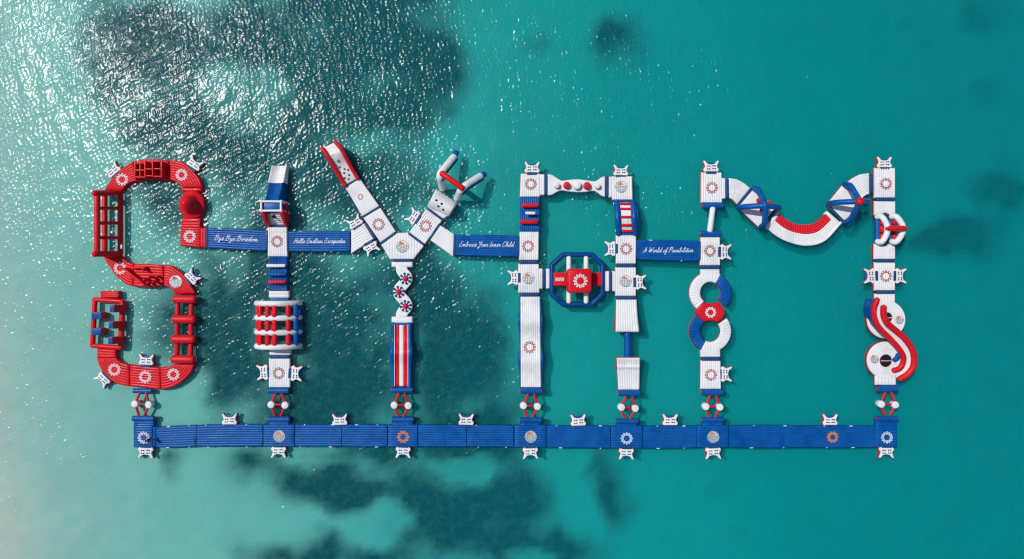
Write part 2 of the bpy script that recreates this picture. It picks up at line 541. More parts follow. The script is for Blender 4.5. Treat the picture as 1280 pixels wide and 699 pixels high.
G = {   # single-stroke slanted script: advance, strokes
 'a': (.40, [[(.30,.42),(.12,.46),(.03,.22),(.10,.02),(.24,.16),(.31,.44),(.28,.10),(.34,.0),(.46,.14)]]),
 'b': (.40, [[(.02,.12),(.18,.75),(.15,1.0),(.08,.8),(.06,.1),(.18,.0),(.30,.2),(.24,.42),(.14,.34)]]),
 'c': (.34, [[(.28,.40),(.16,.48),(.04,.28),(.08,.04),(.22,.02),(.38,.14)]]),
 'd': (.44, [[(.28,.42),(.12,.46),(.03,.22),(.10,.02),(.24,.18),(.40,1.0),(.29,.2),(.34,.0),(.48,.14)]]),
 'e': (.34, [[(.0,.14),(.20,.26),(.24,.44),(.13,.47),(.06,.22),(.14,.01),(.38,.14)]]),
 'f': (.34, [[(.0,.12),(.24,.7),(.26,1.0),(.17,.85),(.10,-.35),(.03,-.42),(.08,-.1),(.36,.2)]]),
 'h': (.44, [[(.02,.12),(.20,.8),(.16,1.0),(.09,.7),(.05,.0),(.12,.32),(.24,.46),(.28,.3),(.28,.05),(.46,.14)]]),
 'i': (.24, [[(.0,.14),(.09,.46),(.08,.08),(.14,.0),(.26,.14)], [(.13,.68),(.15,.74)]]),
 'l': (.28, [[(.0,.14),(.18,.75),(.17,1.0),(.09,.8),(.06,.12),(.14,.0),(.30,.14)]]),
 'm': (.60, [[(.0,.16),(.07,.46),(.06,.0),(.16,.40),(.23,.42),(.23,.0),(.33,.40),(.40,.42),(.41,.08),(.48,.0),(.62,.14)]]),
 'n': (.44, [[(.0,.16),(.07,.46),(.06,.0),(.16,.40),(.24,.42),(.25,.08),(.32,.0),(.46,.14)]]),
 'o': (.36, [[(.20,.47),(.05,.32),(.07,.04),(.22,.04),(.29,.30),(.20,.47),(.26,.36),(.40,.38)]]),
 'p': (.42, [[(.0,.14),(.10,.46),(.02,-.45)], [(.07,.2),(.16,.44),(.28,.40),(.26,.10),(.10,.04),(.30,.02),(.44,.14)]]),
 'r': (.34, [[(.0,.14),(.09,.50),(.12,.40),(.23,.42),(.20,.12),(.26,.0),(.36,.14)]]),
 's': (.30, [[(.0,.12),(.15,.50),(.16,.36),(.22,.14),(.12,.0),(.04,.06)], [(.14,.01),(.32,.14)]]),
 't': (.28, [[(.0,.14),(.16,.85),(.08,.12),(.14,.0),(.30,.14)], [(.02,.58),(.28,.64)]]),
 'u': (.42, [[(.0,.3),(.07,.46),(.05,.10),(.14,.0),(.28,.44),(.26,.08),(.32,.0),(.44,.14)]]),
 'y': (.40, [[(.0,.3),(.06,.46),(.07,.12),(.17,.06),(.30,.46)], [(.30,.46),(.20,-.30),(.08,-.46),(.04,-.28),(.42,.14)]]),
 'A': (.66, [[(.0,-.05),(.14,.05),(.42,1.02),(.46,.4),(.46,.0)], [(.14,.36),(.60,.42)]]),
 'B': (.62, [[(.20,.95),(.12,.4),(.04,-.06)], [(.02,.72),(.24,1.02),(.48,.92),(.40,.62),(.22,.54),(.46,.46),(.46,.14),(.22,-.04),(.02,.06)]]),
 'C': (.62, [[(.52,.80),(.46,1.0),(.22,.82),(.06,.36),(.14,.0),(.34,.0),(.58,.22)]]),
 'E': (.58, [[(.50,.88),(.36,1.02),(.20,.86),(.28,.58),(.40,.56)], [(.28,.58),(.08,.36),(.08,.04),(.28,-.04),(.58,.18)]]),
 'H': (.68, [[(.0,.0),(.12,.1),(.28,1.0)], [(.06,.42),(.62,.56)], [(.58,1.02),(.44,.3),(.46,.0),(.64,.14)]]),
 'I': (.36, [[(.26,1.0),(.14,.3),(.08,.0),(.0,.08)], [(.08,.0),(.32,.12)]]),
 'P': (.56, [[(.22,.95),(.12,.3),(.04,-.1)], [(.04,.78),(.26,1.02),(.50,.90),(.46,.60),(.18,.46)]]),
 'W': (.80, [[(.06,.9),(.16,.98),(.12,.0),(.40,.78),(.38,.0),(.62,.6),(.78,1.02)]]),
 'Y': (.58, [[(.08,.8),(.16,1.0),(.16,.56),(.30,.5),(.52,.98)], [(.52,1.0),(.34,.2),(.14,-.42),(.02,-.30),(.14,-.05)]]),
 ' ': (.24, []),
}
def lettering(T, text, x0, y0, x1, y1, cap=6.6, w=0.055, mat='ink_white', z=0.5):
    """script lettering from baseline start (x0, y0) to baseline end (x1, y1), in photo pixels"""
    a, b = W(x0, y0, z), W(x1, y1, z)
    d = (b - a); L = d.length; d.normalize()
    up = Vector((-d.y, d.x, 0))
    tot = sum(G[c][0] for c in text)
    sx = L / tot; sy = cap * MPP
    lines = []; cx = 0.0
    for ch in text:
        adv, st = G[ch]
        for s in st:
            pts = cr(s, max(4, 5 * len(s))) if len(s) > 2 else s
            out = []
            for (x, y) in pts:
                p = a + d * ((cx + x) * sx + y * sy * 0.30) + up * (y * sy)
                out.append((p.x, p.y))
            lines.append((out, False))
        cx += adv
    v, f = stroke_mesh(T, lines, w)
    return T.add('lettering', v, f, mat, sharp=0)

# ------------------------------------------------------------------ seabed and sea
SEA_SLOPE = 0.36
_lat = np.random.RandomState(3).rand(64, 64)
def vnoise(x, y):
    xi, yi = np.floor(x).astype(int), np.floor(y).astype(int)
    fx, fy = x - xi, y - yi
    fx = fx * fx * (3 - 2 * fx); fy = fy * fy * (3 - 2 * fy)
    a = _lat[xi % 64, yi % 64]; b = _lat[(xi + 1) % 64, yi % 64]
    c = _lat[xi % 64, (yi + 1) % 64]; d = _lat[(xi + 1) % 64, (yi + 1) % 64]
    return (a * (1 - fx) + b * fx) * (1 - fy) + (c * (1 - fx) + d * fx) * fy
def fbm(x, y, o=4):
    s, a, t = 0.0, 0.5, 0.0
    for k in range(o):
        c_, s_ = math.cos(0.6 + 1.1 * k), math.sin(0.6 + 1.1 * k)
        s = s + a * vnoise((x * c_ - y * s_) * 2 ** k + 17.3 * k, (x * s_ + y * c_) * 2 ** k + 9.1 * k); t += a; a *= 0.5
    return s / t - 0.5

def axis(lim, fine, step, far):
    a = np.arange(-fine, fine + 0.01, step)
    out = [fine + (far - fine) * (k / 14) ** 1.8 for k in range(1, 15)]
    return np.concatenate([-np.array(out[::-1]), a, np.array(out)])
gx = axis(0, 80, 0.7, 700); gy = axis(0, 50, 0.7, 700)
X, Y = np.meshgrid(gx, gy, indexing='ij')
pxs = 640 + X / MPP; pys = 349.5 - Y / MPP
wx = fbm(X * 0.07 + 5, Y * 0.07) * 90 + fbm(X * 0.25, Y * 0.25 + 8) * 34
wy = fbm(X * 0.07 + 31, Y * 0.07 + 2) * 90 + fbm(X * 0.25 + 40, Y * 0.25) * 34
DEP = np.interp(pxs + wx * 0.5 + np.clip(620 - pys, -200, 800) * 0.16 * np.clip((700 - pxs) / 500, 0, 1), [-300, 0, 50, 100, 220, 350, 460, 560, 660, 780, 900, 1280, 2500],
                [0.08, 0.13, 0.28, 0.36, 0.53, 0.68, 1.0, 1.4, 1.8, 2.25, 2.6, 4.2, 9.0])
DEP = DEP * (1 + 0.10 * fbm(X * 0.1, Y * 0.1 + 50))
# seagrass beds and reef patches on the sand: (px, py, rx, ry, density)
BEDS = [(765, 40, 48, 44, .88), (650, 50, 22, 18, .45), (1204, 300, 52, 38, 1.0), (1160, 310, 56, 22, .9), (1250, 242, 46, 34, .85),
        (1030, 30, 22, 18, .22), (1110, 80, 30, 22, .12), (1240, 10, 60, 24, .6), (1145, 35, 18, 14, .45), (1235, 95, 22, 20, .4), (1165, 55, 16, 12, .4),
        (975, 110, 40, 30, .12), (1040, 390, 40, 60, .10), (1000, 30, 30, 12, .2), (900, 600, 16, 10, .14), (912, 660, 20, 12, .12),
        (330, 110, 230, 130, .72), (470, 230, 90, 60, .7), (450, -20, 150, 50, .85), (200, 45, 120, 56, .85), (120, 95, 60, 60, .75), (330, 40, 80, 50, .8), (250, 185, 110, 44, .8), (470, 50, 105, 70, .98), (545, 90, 60, 55, .98), (400, 130, 90, 60, .85),
        (500, 150, 60, 46, .9), (250, 130, 60, 40, .55), (160, 170, 50, 26, .5), (340, 200, 110, 50, .8), (280, 240, 40, 50, .75),
        (430, 240, 70, 50, .8), (200, 265, 46, 50, .85), (203, 410, 52, 62, .85), (288, 370, 72, 90, .90), (285, 445, 62, 80, .9), (330, 290, 70, 40, .8), (290, 470, 60, 60, .85),
        (270, 425, 50, 60, .75), (420, 400, 95, 110, .95), (420, 500, 110, 60, .92), (380, 330, 60, 40, .85), (560, 430, 70, 110, .96),
        (520, 340, 60, 50, .85), (610, 400, 40, 90, .6), (600, 520, 70, 40, .9), (640, 500, 40, 40, .5),
        (340, 590, 60, 24, .8), (430, 605, 130, 42, .92), (560, 640, 95, 70, .98), (640, 610, 60, 46, .95), (640, 680, 60, 40, .9),
        (370, 690, 80, 36, .9), (480, 700, 80, 26, .85), (768, 605, 34, 62, .95), (694, 675, 34, 46, .9), (735, 690, 40, 30, .45),
        (440, 545, 170, 36, .85), (600, 552, 80, 36, .9), (219, 594, 24, 24, .62), (690, 190, 34, 16, .14), (800, 190, 330, 130, .10), (1300, 380, 260, 420, .30), (1150, 660, 200, 90, .15)]
HOLES = [(300, 118, 74, 56, .42), (470, 652, 56, 32, .8), (586, 572, 46, 14, .75),
         (714, 610, 22, 62, .9), (226, 508, 28, 34, .85), (300, 640, 90, 60, .75), (355, 655, 44, 34, .7), (275, 310, 24, 60, .45),
         (318, 425, 12, 40, .25), (480, 180, 40, 20, .3), (40, 330, 44, 300, .9), (400, 560, 80, 10, .5), (560, 200, 40, 50, .6),
         (440, 545, 60, 10, .3), (660, 690, 30, 14, .6), (570, 490, 26, 16, .3), (150, 300, 24, 40, .5)]
def blobs(lst, soft):
    m = np.zeros_like(X)
    for (cx, cy, rx, ry, s) in lst:
        q = np.sqrt(((pxs + wx * 0.8 - cx) / rx) ** 2 + ((pys + wy * 0.8 - cy) / ry) ** 2)
        t = np.clip((1.25 - q) / soft, 0, 1)
        m = 1 - (1 - m) * (1 - s * t * t * (3 - 2 * t))
    return np.minimum(m, 0.97)
bed = blobs(BEDS, 0.95) * (1 - blobs(HOLES, 0.6))
bed = bed * np.clip((pxs + wx * 0.4 - 60) / 70, 0, 1)
outside = np.clip((np.maximum(np.abs(X) - 66, np.abs(Y) - 37)) / 14, 0, 1)
bed = np.clip(bed + outside * np.clip(fbm(X * 0.05, Y * 0.05 + 3, 3) * 3, 0, .8) + 0.10 * fbm(X * 0.16, Y * 0.16, 3), 0, 1)
bed = np.clip(bed * 1.12 + 0.9 * fbm(X * 0.30 + 9, Y * 0.30, 4) * np.clip(4 * bed * (1.02 - bed), 0, 1), 0, 0.98)
DEP = DEP * (1 - (0.42 + 0.2 * np.clip((pxs - 900) / 200, 0, 1)) * bed * np.clip((pxs - 250) / 300, 0, 1))
# each bed point moves to where it lies at its own depth
sv, nxx, nyy = [], len(gx), len(gy)
for i in range(nxx):
    for j in range(nyy):
        k = (HC + DEP[i, j]) / HC
        sv.append((X[i, j] * k, Y[i, j] * k, -DEP[i, j]))
sf = [(i * nyy + j, (i + 1) * nyy + j, (i + 1) * nyy + j + 1, i * nyy + j + 1) for i in range(nxx - 1) for j in range(nyy - 1)]
mb, n, l, b = new_mat('sand_and_seagrass')
at = n.new('ShaderNodeAttribute'); at.attribute_name = 'seagrass'
geo = n.new('ShaderNodeNewGeometry')
na = n.new('ShaderNodeTexNoise'); na.inputs['Scale'].default_value = 1.1; na.inputs['Detail'].default_value = 4; na.inputs['Roughness'].default_value = 0.62
nb = n.new('ShaderNodeTexNoise'); nb.inputs['Scale'].default_value = 0.22; nb.inputs['Detail'].default_value = 2
for q in (na, nb):
    l.new(geo.outputs['Position'], q.inputs['Vector'])
ma = n.new('ShaderNodeMath'); ma.operation = 'MULTIPLY_ADD'; ma.inputs[1].default_value = 0.34; ma.inputs[2].default_value = -0.17
l.new(na.outputs['Fac'], ma.inputs[0])
mm = n.new('ShaderNodeMath'); mm.operation = 'ADD'; mm.use_clamp = True
l.new(at.outputs['Fac'], mm.inputs[0])
gate = n.new('ShaderNodeMath'); gate.operation = 'MULTIPLY'
gm = n.new('ShaderNodeMapRange'); gm.inputs['From Max'].default_value = 0.3
l.new(at.outputs['Fac'], gm.inputs['Value']); l.new(gm.outputs[0], gate.inputs[0]); l.new(ma.outputs[0], gate.inputs[1])
l.new(gate.outputs[0], mm.inputs[1])
sand = n.new('ShaderNodeMix'); sand.data_type = 'RGBA'
sand.inputs[6].default_value = (0.485, 0.475, 0.40, 1); sand.inputs[7].default_value = (0.595, 0.585, 0.50, 1)
l.new(nb.outputs['Fac'], sand.inputs[0])
mx = n.new('ShaderNodeMix'); mx.data_type = 'RGBA'
mx.inputs[7].default_value = (0.008, 0.026, 0.034, 1)
l.new(mm.outputs[0], mx.inputs[0]); l.new(sand.outputs[2], mx.inputs[6]); l.new(mx.outputs[2], b.inputs['Base Color'])
b.inputs['Roughness'].default_value = 0.95; b.inputs['Specular IOR Level'].default_value = 0.05
seabed = link('seabed', sv, sf, mb, sharp=0)
seabed['kind'] = 'structure'
seabed['label'] = 'pale sand bottom with dark seagrass beds under the lagoon'
av = seabed.data.attributes.new('seagrass', 'FLOAT', 'POINT')
av.data.foreach_set('value', bed.reshape(-1).astype(np.float32))

ms = bpy.data.materials.new('lagoon_water'); ms.use_nodes = True
n, l = ms.node_tree.nodes, ms.node_tree.links
n.remove(n['Principled BSDF'])
out = n['Material Output']
geo = n.new('ShaderNodeNewGeometry')
def math2(op, a, bv):
    q = n.new('ShaderNodeMath'); q.operation = op
    for i, v in enumerate((a, bv)):
        if isinstance(v, (int, float)):
            q.inputs[i].default_value = v
        else:
            l.new(v, q.inputs[i])
    return q.outputs[0]
lw = n.new('ShaderNodeLayerWeight'); lw.inputs['Blend'].default_value = 0.5
fr = math2('ADD', math2('MULTIPLY', math2('POWER', lw.outputs['Facing'], 5.0), 0.98), 0.021)
gl = n.new('ShaderNodeBsdfGlossy'); gl.inputs['Roughness'].default_value = 0.16
tr = n.new('ShaderNodeBsdfTransparent')
sc = n.new('ShaderNodeBsdfDiffuse'); sc.inputs['Color'].default_value = (0.0, 0.30, 0.32, 1)
body = n.new('ShaderNodeMixShader'); body.inputs[0].default_value = 0.04
l.new(tr.outputs[0], body.inputs[1]); l.new(sc.outputs[0], body.inputs[2])
mxs = n.new('ShaderNodeMixShader')
l.new(fr, mxs.inputs[0]); l.new(body.outputs[0], mxs.inputs[1]); l.new(gl.outputs[0], mxs.inputs[2])
l.new(mxs.outputs[0], out.inputs['Surface'])
ab = n.new('ShaderNodeVolumeAbsorption')
ab.inputs['Color'].default_value = (0.0, 1 - 0.115, 1 - 0.098, 1); ab.inputs['Density'].default_value = 1.0
vs_ = n.new('ShaderNodeVolumeScatter')
vs_.inputs['Color'].default_value = (0.02, 0.93, 1.0, 1); vs_.inputs['Density'].default_value = 0.18
vs_.inputs['Anisotropy'].default_value = -0.15
va = n.new('ShaderNodeAddShader')
l.new(ab.outputs[0], va.inputs[0]); l.new(vs_.outputs[0], va.inputs[1])
l.new(va.outputs[0], out.inputs['Volume'])

# the water surface is real waves: a wind sea summed from many wave trains, rougher in the gust lanes
wr = np.random.RandomState(11)
wxs = np.arange(-80, 80.01, 0.118); wys = np.arange(-47, 47.01, 0.118)
WX, WY = np.meshgrid(wxs, wys, indexing='ij')
ca, sa = math.cos(math.radians(-38)), math.sin(math.radians(-38))
U, V = WX * ca - WY * sa, WX * sa + WY * ca
gust = fbm(U * 0.10 + 3, V * 0.035 + 7, 4) + 0.6 * fbm(U * 0.33, V * 0.13 + 20, 3)
gust = np.clip(1.0 + 1.9 * gust, 0.42, 1.35)
# the wind eases off towards the right and the near shore
gust = gust * np.clip(0.98 - (WX + 45) / 150 * 0.42 + np.minimum(WY - 8, 0) / 42 * 0.26, 0.5, 1.0)
Z = np.zeros_like(WX); ZL = np.zeros_like(WX)
WIND = math.atan2(SUN_AZ[1], SUN_AZ[0])
NW = 110
for k in range(NW):
    lam = 0.31 * (3.4 / 0.31) ** ((k + wr.rand()) / NW)
    th = WIND + wr.normal(0, 0.85)
    kk = 2 * PI / lam
    slope = SEA_SLOPE * math.sqrt(2.0 / NW) * (1.5 if lam < 0.62 else (0.4 if lam < 1.4 else 0.18))
    w = np.sin(kk * (WX * math.cos(th) + WY * math.sin(th)) + wr.rand() * 6.28) * slope / kk
    if lam < 1.8:
        Z += w
    else:
        ZL += w
Z = Z * gust + ZL
edge = np.clip(np.minimum(80 - np.abs(WX), 47 - np.abs(WY)) / 1.5, 0, 1)
Z = (Z * edge).astype(np.float32)
nwx, nwy = len(wxs), len(wys)
verts = np.stack([WX, WY, Z], -1).reshape(-1, 3)
ii, jj = np.meshgrid(np.arange(nwx - 1), np.arange(nwy - 1), indexing='ij')
a = (ii * nwy + jj).reshape(-1)
quads = np.stack([a, a + nwy, a + nwy + 1, a + 1], -1)
E = 695.0
nb0 = len(verts)
bx0, bx1, by0, by1 = wxs[0], wxs[-1], wys[0], wys[-1]
ext = np.array([(-E, -E, 0), (E, -E, 0), (E, E, 0), (-E, E, 0), (-E, -E, -40), (E, -E, -40), (E, E, -40), (-E, E, -40)])
verts = np.vstack([verts, ext])
c00, c10, c11, c01 = 0, (nwx - 1) * nwy, (nwx - 1) * nwy + nwy - 1, nwy - 1
south = [i * nwy for i in range(nwx)]; north = [i * nwy + nwy - 1 for i in range(nwx)]
west = list(range(nwy)); east = [(nwx - 1) * nwy + j for j in range(nwy)]
e = nb0
faces = [[e + 0, e + 1] + south[::-1], [e + 1, e + 2] + east[::-1], [e + 2, e + 3] + north, [e + 3, e + 0] + west,
         [e + 7, e + 6, e + 5, e + 4], [e + 0, e + 4, e + 5, e + 1], [e + 1, e + 5, e + 6, e + 2], [e + 2, e + 6, e + 7, e + 3], [e + 3, e + 7, e + 4, e + 0]]
me = bpy.data.meshes.new('sea')
nq = len(quads)
loops = np.concatenate([quads.reshape(-1), np.concatenate([np.array(f) for f in faces])]).astype(np.int32)
tot = np.concatenate([np.full(nq, 4), np.array([len(f) for f in faces])]).astype(np.int32)
start = np.concatenate([[0], np.cumsum(tot)[:-1]]).astype(np.int32)
me.vertices.add(len(verts)); me.loops.add(len(loops)); me.polygons.add(len(tot))
me.vertices.foreach_set('co', verts.astype(np.float32).reshape(-1))
me.loops.foreach_set('vertex_index', loops)
me.polygons.foreach_set('loop_start', start); me.polygons.foreach_set('loop_total', tot)
sm = np.zeros(len(tot), bool); sm[:nq] = True
me.update(calc_edges=True)
me.polygons.foreach_set('use_smooth', sm)
me.materials.append(ms)
me.validate()
sea = bpy.data.objects.new('sea', me); COL.objects.link(sea)
sea['kind'] = 'structure'
sea['label'] = 'clear turquoise lagoon water with sun glitter'

# ------------------------------------------------------------------ repeated things: boarding steps and pivot connectors
def copy_tree(o, parent=None):
    c = o.copy(); COL.objects.link(c)
    if parent is not None:
        c.parent = parent
        c.matrix_parent_inverse = o.matrix_parent_inverse.copy()
    for ch in list(o.children):
        copy_tree(ch, c)
    return c

def smooth_outline(half, n=44):
    """mirror a half outline (x >= 0, bottom to top) and smooth it"""
    H = cr(half, n // 2)
    return [(x, y) for x, y in H] + [(-x, y) for x, y in H[::-1]]

def make_step():
    T = Thing('boarding_step', '', 'boarding step', 640, 349.5)
    half = [(0.80, 0.0), (0.90, 0.10), (0.97, 0.34), (0.84, 0.52), (0.74, 0.74), (0.84, 1.08), (0.96, 1.42), (0.84, 1.52), (0.66, 1.36), (0.48, 1.12), (0.22, 1.02), (0.0, 1.0)]
    out = smooth_outline(half, 48)
    v, f = round_prism(out, 0.22, 0.46, 0.09, 3)
    top = T.add('tread', v, f, 'white', sharp=60)
    grow = [(x * 1.045, y * 1.03 - 0.02) for x, y in out]
    v, f = round_prism(grow, -0.15, 0.26, 0.05, 2)
    T.add('side_wall', v, f, 'red', sharp=60)
    web = [(0.60, 0.8), (0.62, 1.1), (0.45, 1.30), (0.2, 1.22), (-0.2, 1.22), (-0.45, 1.30), (-0.62, 1.1), (-0.60, 0.8)]
    v, f = round_prism(web, -0.1, 0.10, 0.04, 2)
    T.add('water_step', v, f, 'blue', sharp=60)
    for sx in (-1, 1):
        for y in (0.40, 0.78):
            vv, ff = [], []
            for dx in (-0.125, 0.125):
                c = (sx * 0.35 + dx, y + 0.02 * sx)
                o = [(c[0] + 0.115 * math.cos(a), c[1] + 0.088 * math.sin(a)) for a in np.linspace(0, 2 * PI, 9)[:-1]]
                q, w = round_prism(o, 0.40, 0.475, 0.012, 1)
                k = len(vv); vv += q; ff += [tuple(i + k for i in t) for t in w]
            T.add('hand_hold', vv, ff, 'black', top)
    v, f = round_prism([(-0.62, -0.32), (0.62, -0.32), (0.62, 0.06), (-0.62, 0.06)], 0.2, 0.515, 0.02, 1)
    T.add('fixing_strap', v, f, 'navy')
    return T

STEP = make_step()
STEPS = [   # px, py of the inner edge's middle, outward direction, label
 (144.5, 217.5, (-.66, -.75), 'white boarding step on the outer upper left bend of the red letter'),
 (239.5, 209.5, (.55, -.83), 'white boarding step on the outer upper right bend of the red letter'),
 (235.5, 350.5, (.72, -.69), 'white boarding step on the middle right bend of the red letter above the roller ladder'),
 (182.0, 456.5, (.03, -1), 'white boarding step standing inside the lower bowl of the red letter'),
 (132.0, 470.5, (-.72, .69), 'white boarding step on the outer lower left bend of the red letter'),
 (334.5, 465.5, (-1, .05), 'white boarding step left of the white deck under the red roller tunnel'),
 (363.5, 466.8, (1, .05), 'white boarding step right of the white deck under the red roller tunnel'),
 (446.5, 283.0, (-.5, -.866), 'white boarding step on the upper edge of the left wedge deck of the forked letter'),
 (461.0, 305.0, (.5, .866), 'white boarding step on the lower edge of the left wedge deck of the forked letter'),
 (521.5, 274.0, (-.85, -.53), 'white boarding step inside the fork on its right arm'),
 (665.2, 216.0, (0, -1), 'white boarding step above the top left corner deck beside the button bridge'),
 (776.2, 219.5, (0, -1), 'white boarding step above the top right corner deck beside the button bridge'),
 (648.0, 347.3, (-1, 0), 'white boarding step on the left of the globe deck left of the blue octagon'),
 (769.5, 311.0, (-1, 0), 'white boarding step left of the deck where the last lettered blue bridge starts'),
 (794.5, 353.0, (1, 0), 'white boarding step right of the globe deck right of the blue octagon'),
 (889.2, 214.8, (0, -1), 'white boarding step above the top deck left of the first arched dome deck'),
 (900.5, 315.0, (1, 0), 'white boarding step right of the deck where the last lettered blue bridge ends'),
 (901.5, 468.0, (1, 0), 'white boarding step right of the white deck under the figure of eight ring'),
 (1106.2, 209.5, (0, -1), 'white boarding step above the topmost deck of the far right column'),
 (1094.5, 345.0, (-1, 0), 'white boarding step left of the deck above the winding slide'),
 (1119.5, 345.0, (1, 0), 'white boarding step right of the deck above the winding slide'),
 (286.6, 531.0, (0, -1), 'white boarding step on the upper side of the long blue walkway, first from the left'),
 (424.8, 531.5, (0, -1), 'white boarding step on the upper side of the long blue walkway, second from the left'),
 (582.6, 531.5, (0, -1), 'white boarding step on the upper side of the long blue walkway, third from the left'),
 (723.2, 532.5, (0, -1), 'white boarding step on the upper side of the long blue walkway, fourth from the left'),
 (838.0, 532.0, (0, -1), 'white boarding step on the upper side of the long blue walkway, fifth from the left'),
 (1038.4, 531.8, (0, -1), 'white boarding step on the upper side of the long blue walkway, last on the right'),
 (181.8, 559.5, (0, 1), 'white boarding step on the lower side of the long blue walkway, at its left corner'),
 (348.0, 559.0, (0, 1), 'white boarding step below the long blue walkway under the roller tunnel column'),
 (504.0, 559.2, (0, 1), 'white boarding step below the long blue walkway under the orange emblem of the forked letter'),
 (663.0, 560.0, (0, 1), 'white boarding step below the long blue walkway under the white wave slide column'),
 (783.2, 561.0, (0, 1), 'white boarding step below the long blue walkway under the split ramp column'),
 (891.8, 560.0, (0, 1), 'white boarding step below the long blue walkway under the figure of eight column'),
 (1108.8, 559.5, (0, 1), 'white boarding step on the lower side of the long blue walkway, at its right corner'),
]
for i, (px, py, d, lab) in enumerate(STEPS):
    o = STEP.o if i == 0 else copy_tree(STEP.o)
    o.location = W(px, py, 0.45) - Vector((0, 0, 0.45)) + Vector((0, 0, rnd.uniform(-0.04, 0.03)))
    o.rotation_euler = (0, 0, math.atan2(-d[1], d[0]) - PI / 2 + rnd.uniform(-0.03, 0.03))
    s = rnd.uniform(0.95, 1.0)
    o.scale = (s, s * 0.93, 1)
    o['label'] = lab
    o['group'] = 'white boarding steps'

def make_connector():
    T = Thing('pivot_connector', '', 'connector', 640, 349.5)
    def V(x, y, z):
        return Vector((x, y, z))
    for sx in (-1, 1):
        tube(T, 'strut', [V(sx * 0.38, 1.45, 0.4), V(sx * 0.60, 0.8, 0.42), V(sx * 0.86, 0.1, 0.42)], 0.15, 'red', 'round', 10)
        tube(T, 'strut', [V(sx * 0.86, -0.1, 0.42), V(sx * 0.60, -0.75, 0.42), V(sx * 0.36, -1.35, 0.4)], 0.15, 'red', 'round', 10)
    tube(T, 'cross_bar', [V(-0.8, 0, 0.42), V(0, 0.02, 0.42), V(0.8, 0, 0.42)], 0.14, 'red', 'round', 10)
    for sx in (-1, 1):
        c = W(640 + sx * 8.7, 349.5, 0)
        dome(T, 'buoy', 640 + sx * 8.7, 349.5, 0.45, -0.15, 0.82, 'white', prof=[(0.9, 0.0), (1.0, 0.2), (1.0, 0.86), (0.95, 0.96), (0.86, 1.0), (0.80, 0.97), (0.74, 0.99), (0.3, 1.0)], zref=0)
    return T
CONN = make_connector()
CONNS = [(177.9, 505.3, 'red linked connector with two white buoys under the red letter'),
         (348.0, 506.0, 'red linked connector with two white buoys under the roller tunnel column'),
         (501.7, 506.6, 'red linked connector with two white buoys under the striped slide'),
         (663.0, 507.4, 'red linked connector with two white buoys under the white wave slide'),
         (785.2, 509.6, 'red linked connector with two white buoys under the split ramp'),
         (890.7, 508.4, 'red linked connector with two white buoys under the figure of eight column'),
         (1109.5, 505.5, 'red linked connector with two white buoys under the winding slide')]
for i, (px, py, lab) in enumerate(CONNS):
    o = CONN.o if i == 0 else copy_tree(CONN.o)
    o.location = W(px, py, 0.4) - Vector((0, 0, 0.4))
    o.rotation_euler = (0, 0, math.radians(rnd.uniform(-4.5, 0.5)))
    o['label'] = lab
    o['group'] = 'red linked connectors with white buoys'

# ------------------------------------------------------------------ long blue walkway
WG = 'sections of the long blue walkway'
def walkway(x0, y0a, y0b, x1, y1a, y1b, lab, tags=2):
    T = Thing('walkway_section', lab, 'walkway', (x0 + x1) / 2, (y0a + y0b) / 2, WG)
    xm = (x0 + x1) / 2; ja, jb = rnd.uniform(-.5, .4), rnd.uniform(-.4, .5)
    strip(T, [(x0 + .35, y0a + .9), (x0 + 2.5, y0a + .15), (xm, (y0a + y1a) / 2 + ja), (x1 - 2.5, y1a + .15), (x1 - .35, y1a + .9)],
          [(x0 + .35, y0b - .9), (x0 + 2.5, y0b - .15), (xm, (y0b + y1b) / 2 + jb), (x1 - 2.5, y1b - .15), (x1 - .35, y1b - .9)], n=9, mat='blue', side='blue', z=0.48)
    for k in range(tags):
        t = (k + 0.5) / tags + rnd.uniform(-.12, .12)
        x = x0 + (x1 - x0) * t
        for yy, s in ((y0a + (y1a - y0a) * t, -1), (y0b + (y1b - y0b) * t, 1)):
            if rnd.random() < 0.8:
                block(T, 'tow_ring', x + rnd.uniform(-3, 3), yy + s * 0.6, rnd.choice((1.2, 1.6, 4.0)), 1.0, 0.25, 0.42, 'white', r=0.03, zref=0.4)
    return T
def tee(cx, y, lab, roll_y, w=20.0, up=521.0, emblem=None, corner=None):
    T = Thing('walkway_junction', lab, 'walkway', cx, y, WG)
    x0, x1 = (cx - w, cx + w)
    if corner == 'l': x0 = cx - 13; x1 = cx + 11.5
    if corner == 'r': x0 = cx - 13.5; x1 = cx + 13.5
    rect(T, x0 + .3, y - 13.4, x1 - .3, y + 13.2, 'h', n=9, mat='blue', side='blue', z=0.48)
    rect(T, cx - 12.6, up + 1, cx + 12.6, y - 13.6, 'h', n=4, mat='blue', side='blue', z=0.47, name='branch_deck', hull='branch_hull')
    roll(T, cx - 13.3, cx + 13.3, roll_y, r=0.33, z=0.42)
    if emblem == 'ring':
        ring_emblem(T, cx + (0 if corner != 'l' else 0), y + 1.2, 0.72, 'ink_white', 0.09)
    elif emblem == 'orange':
        ring_emblem(T, cx + 0.5, y + 0.8, 0.72, 'ink_orange', 0.13, 10)
    elif emblem == 'disc':
        globe_emblem(T, cx + 0.4, y + 0.2, 0.72, plate='disc', line='ink_grey')
    return T
T = tee(179.3, 546, 'blue left corner of the long walkway with a white ring emblem', 523, emblem='ring', corner='l', up=522.5)
rect(T, 190.7, 534.2, 194.3, 559.0, 'v', n=2, mat='blue', side='blue', z=0.46, name='joint_deck', hull='joint_hull')
walkway(194.5, 534.8, 559.2, 246, 532.5, 558.4, 'blue walkway section right beside the left corner, the first of the row')
walkway(246, 532.5, 558.4, 328, 531.6, 558.0, 'blue walkway section carrying the first boarding step above it')
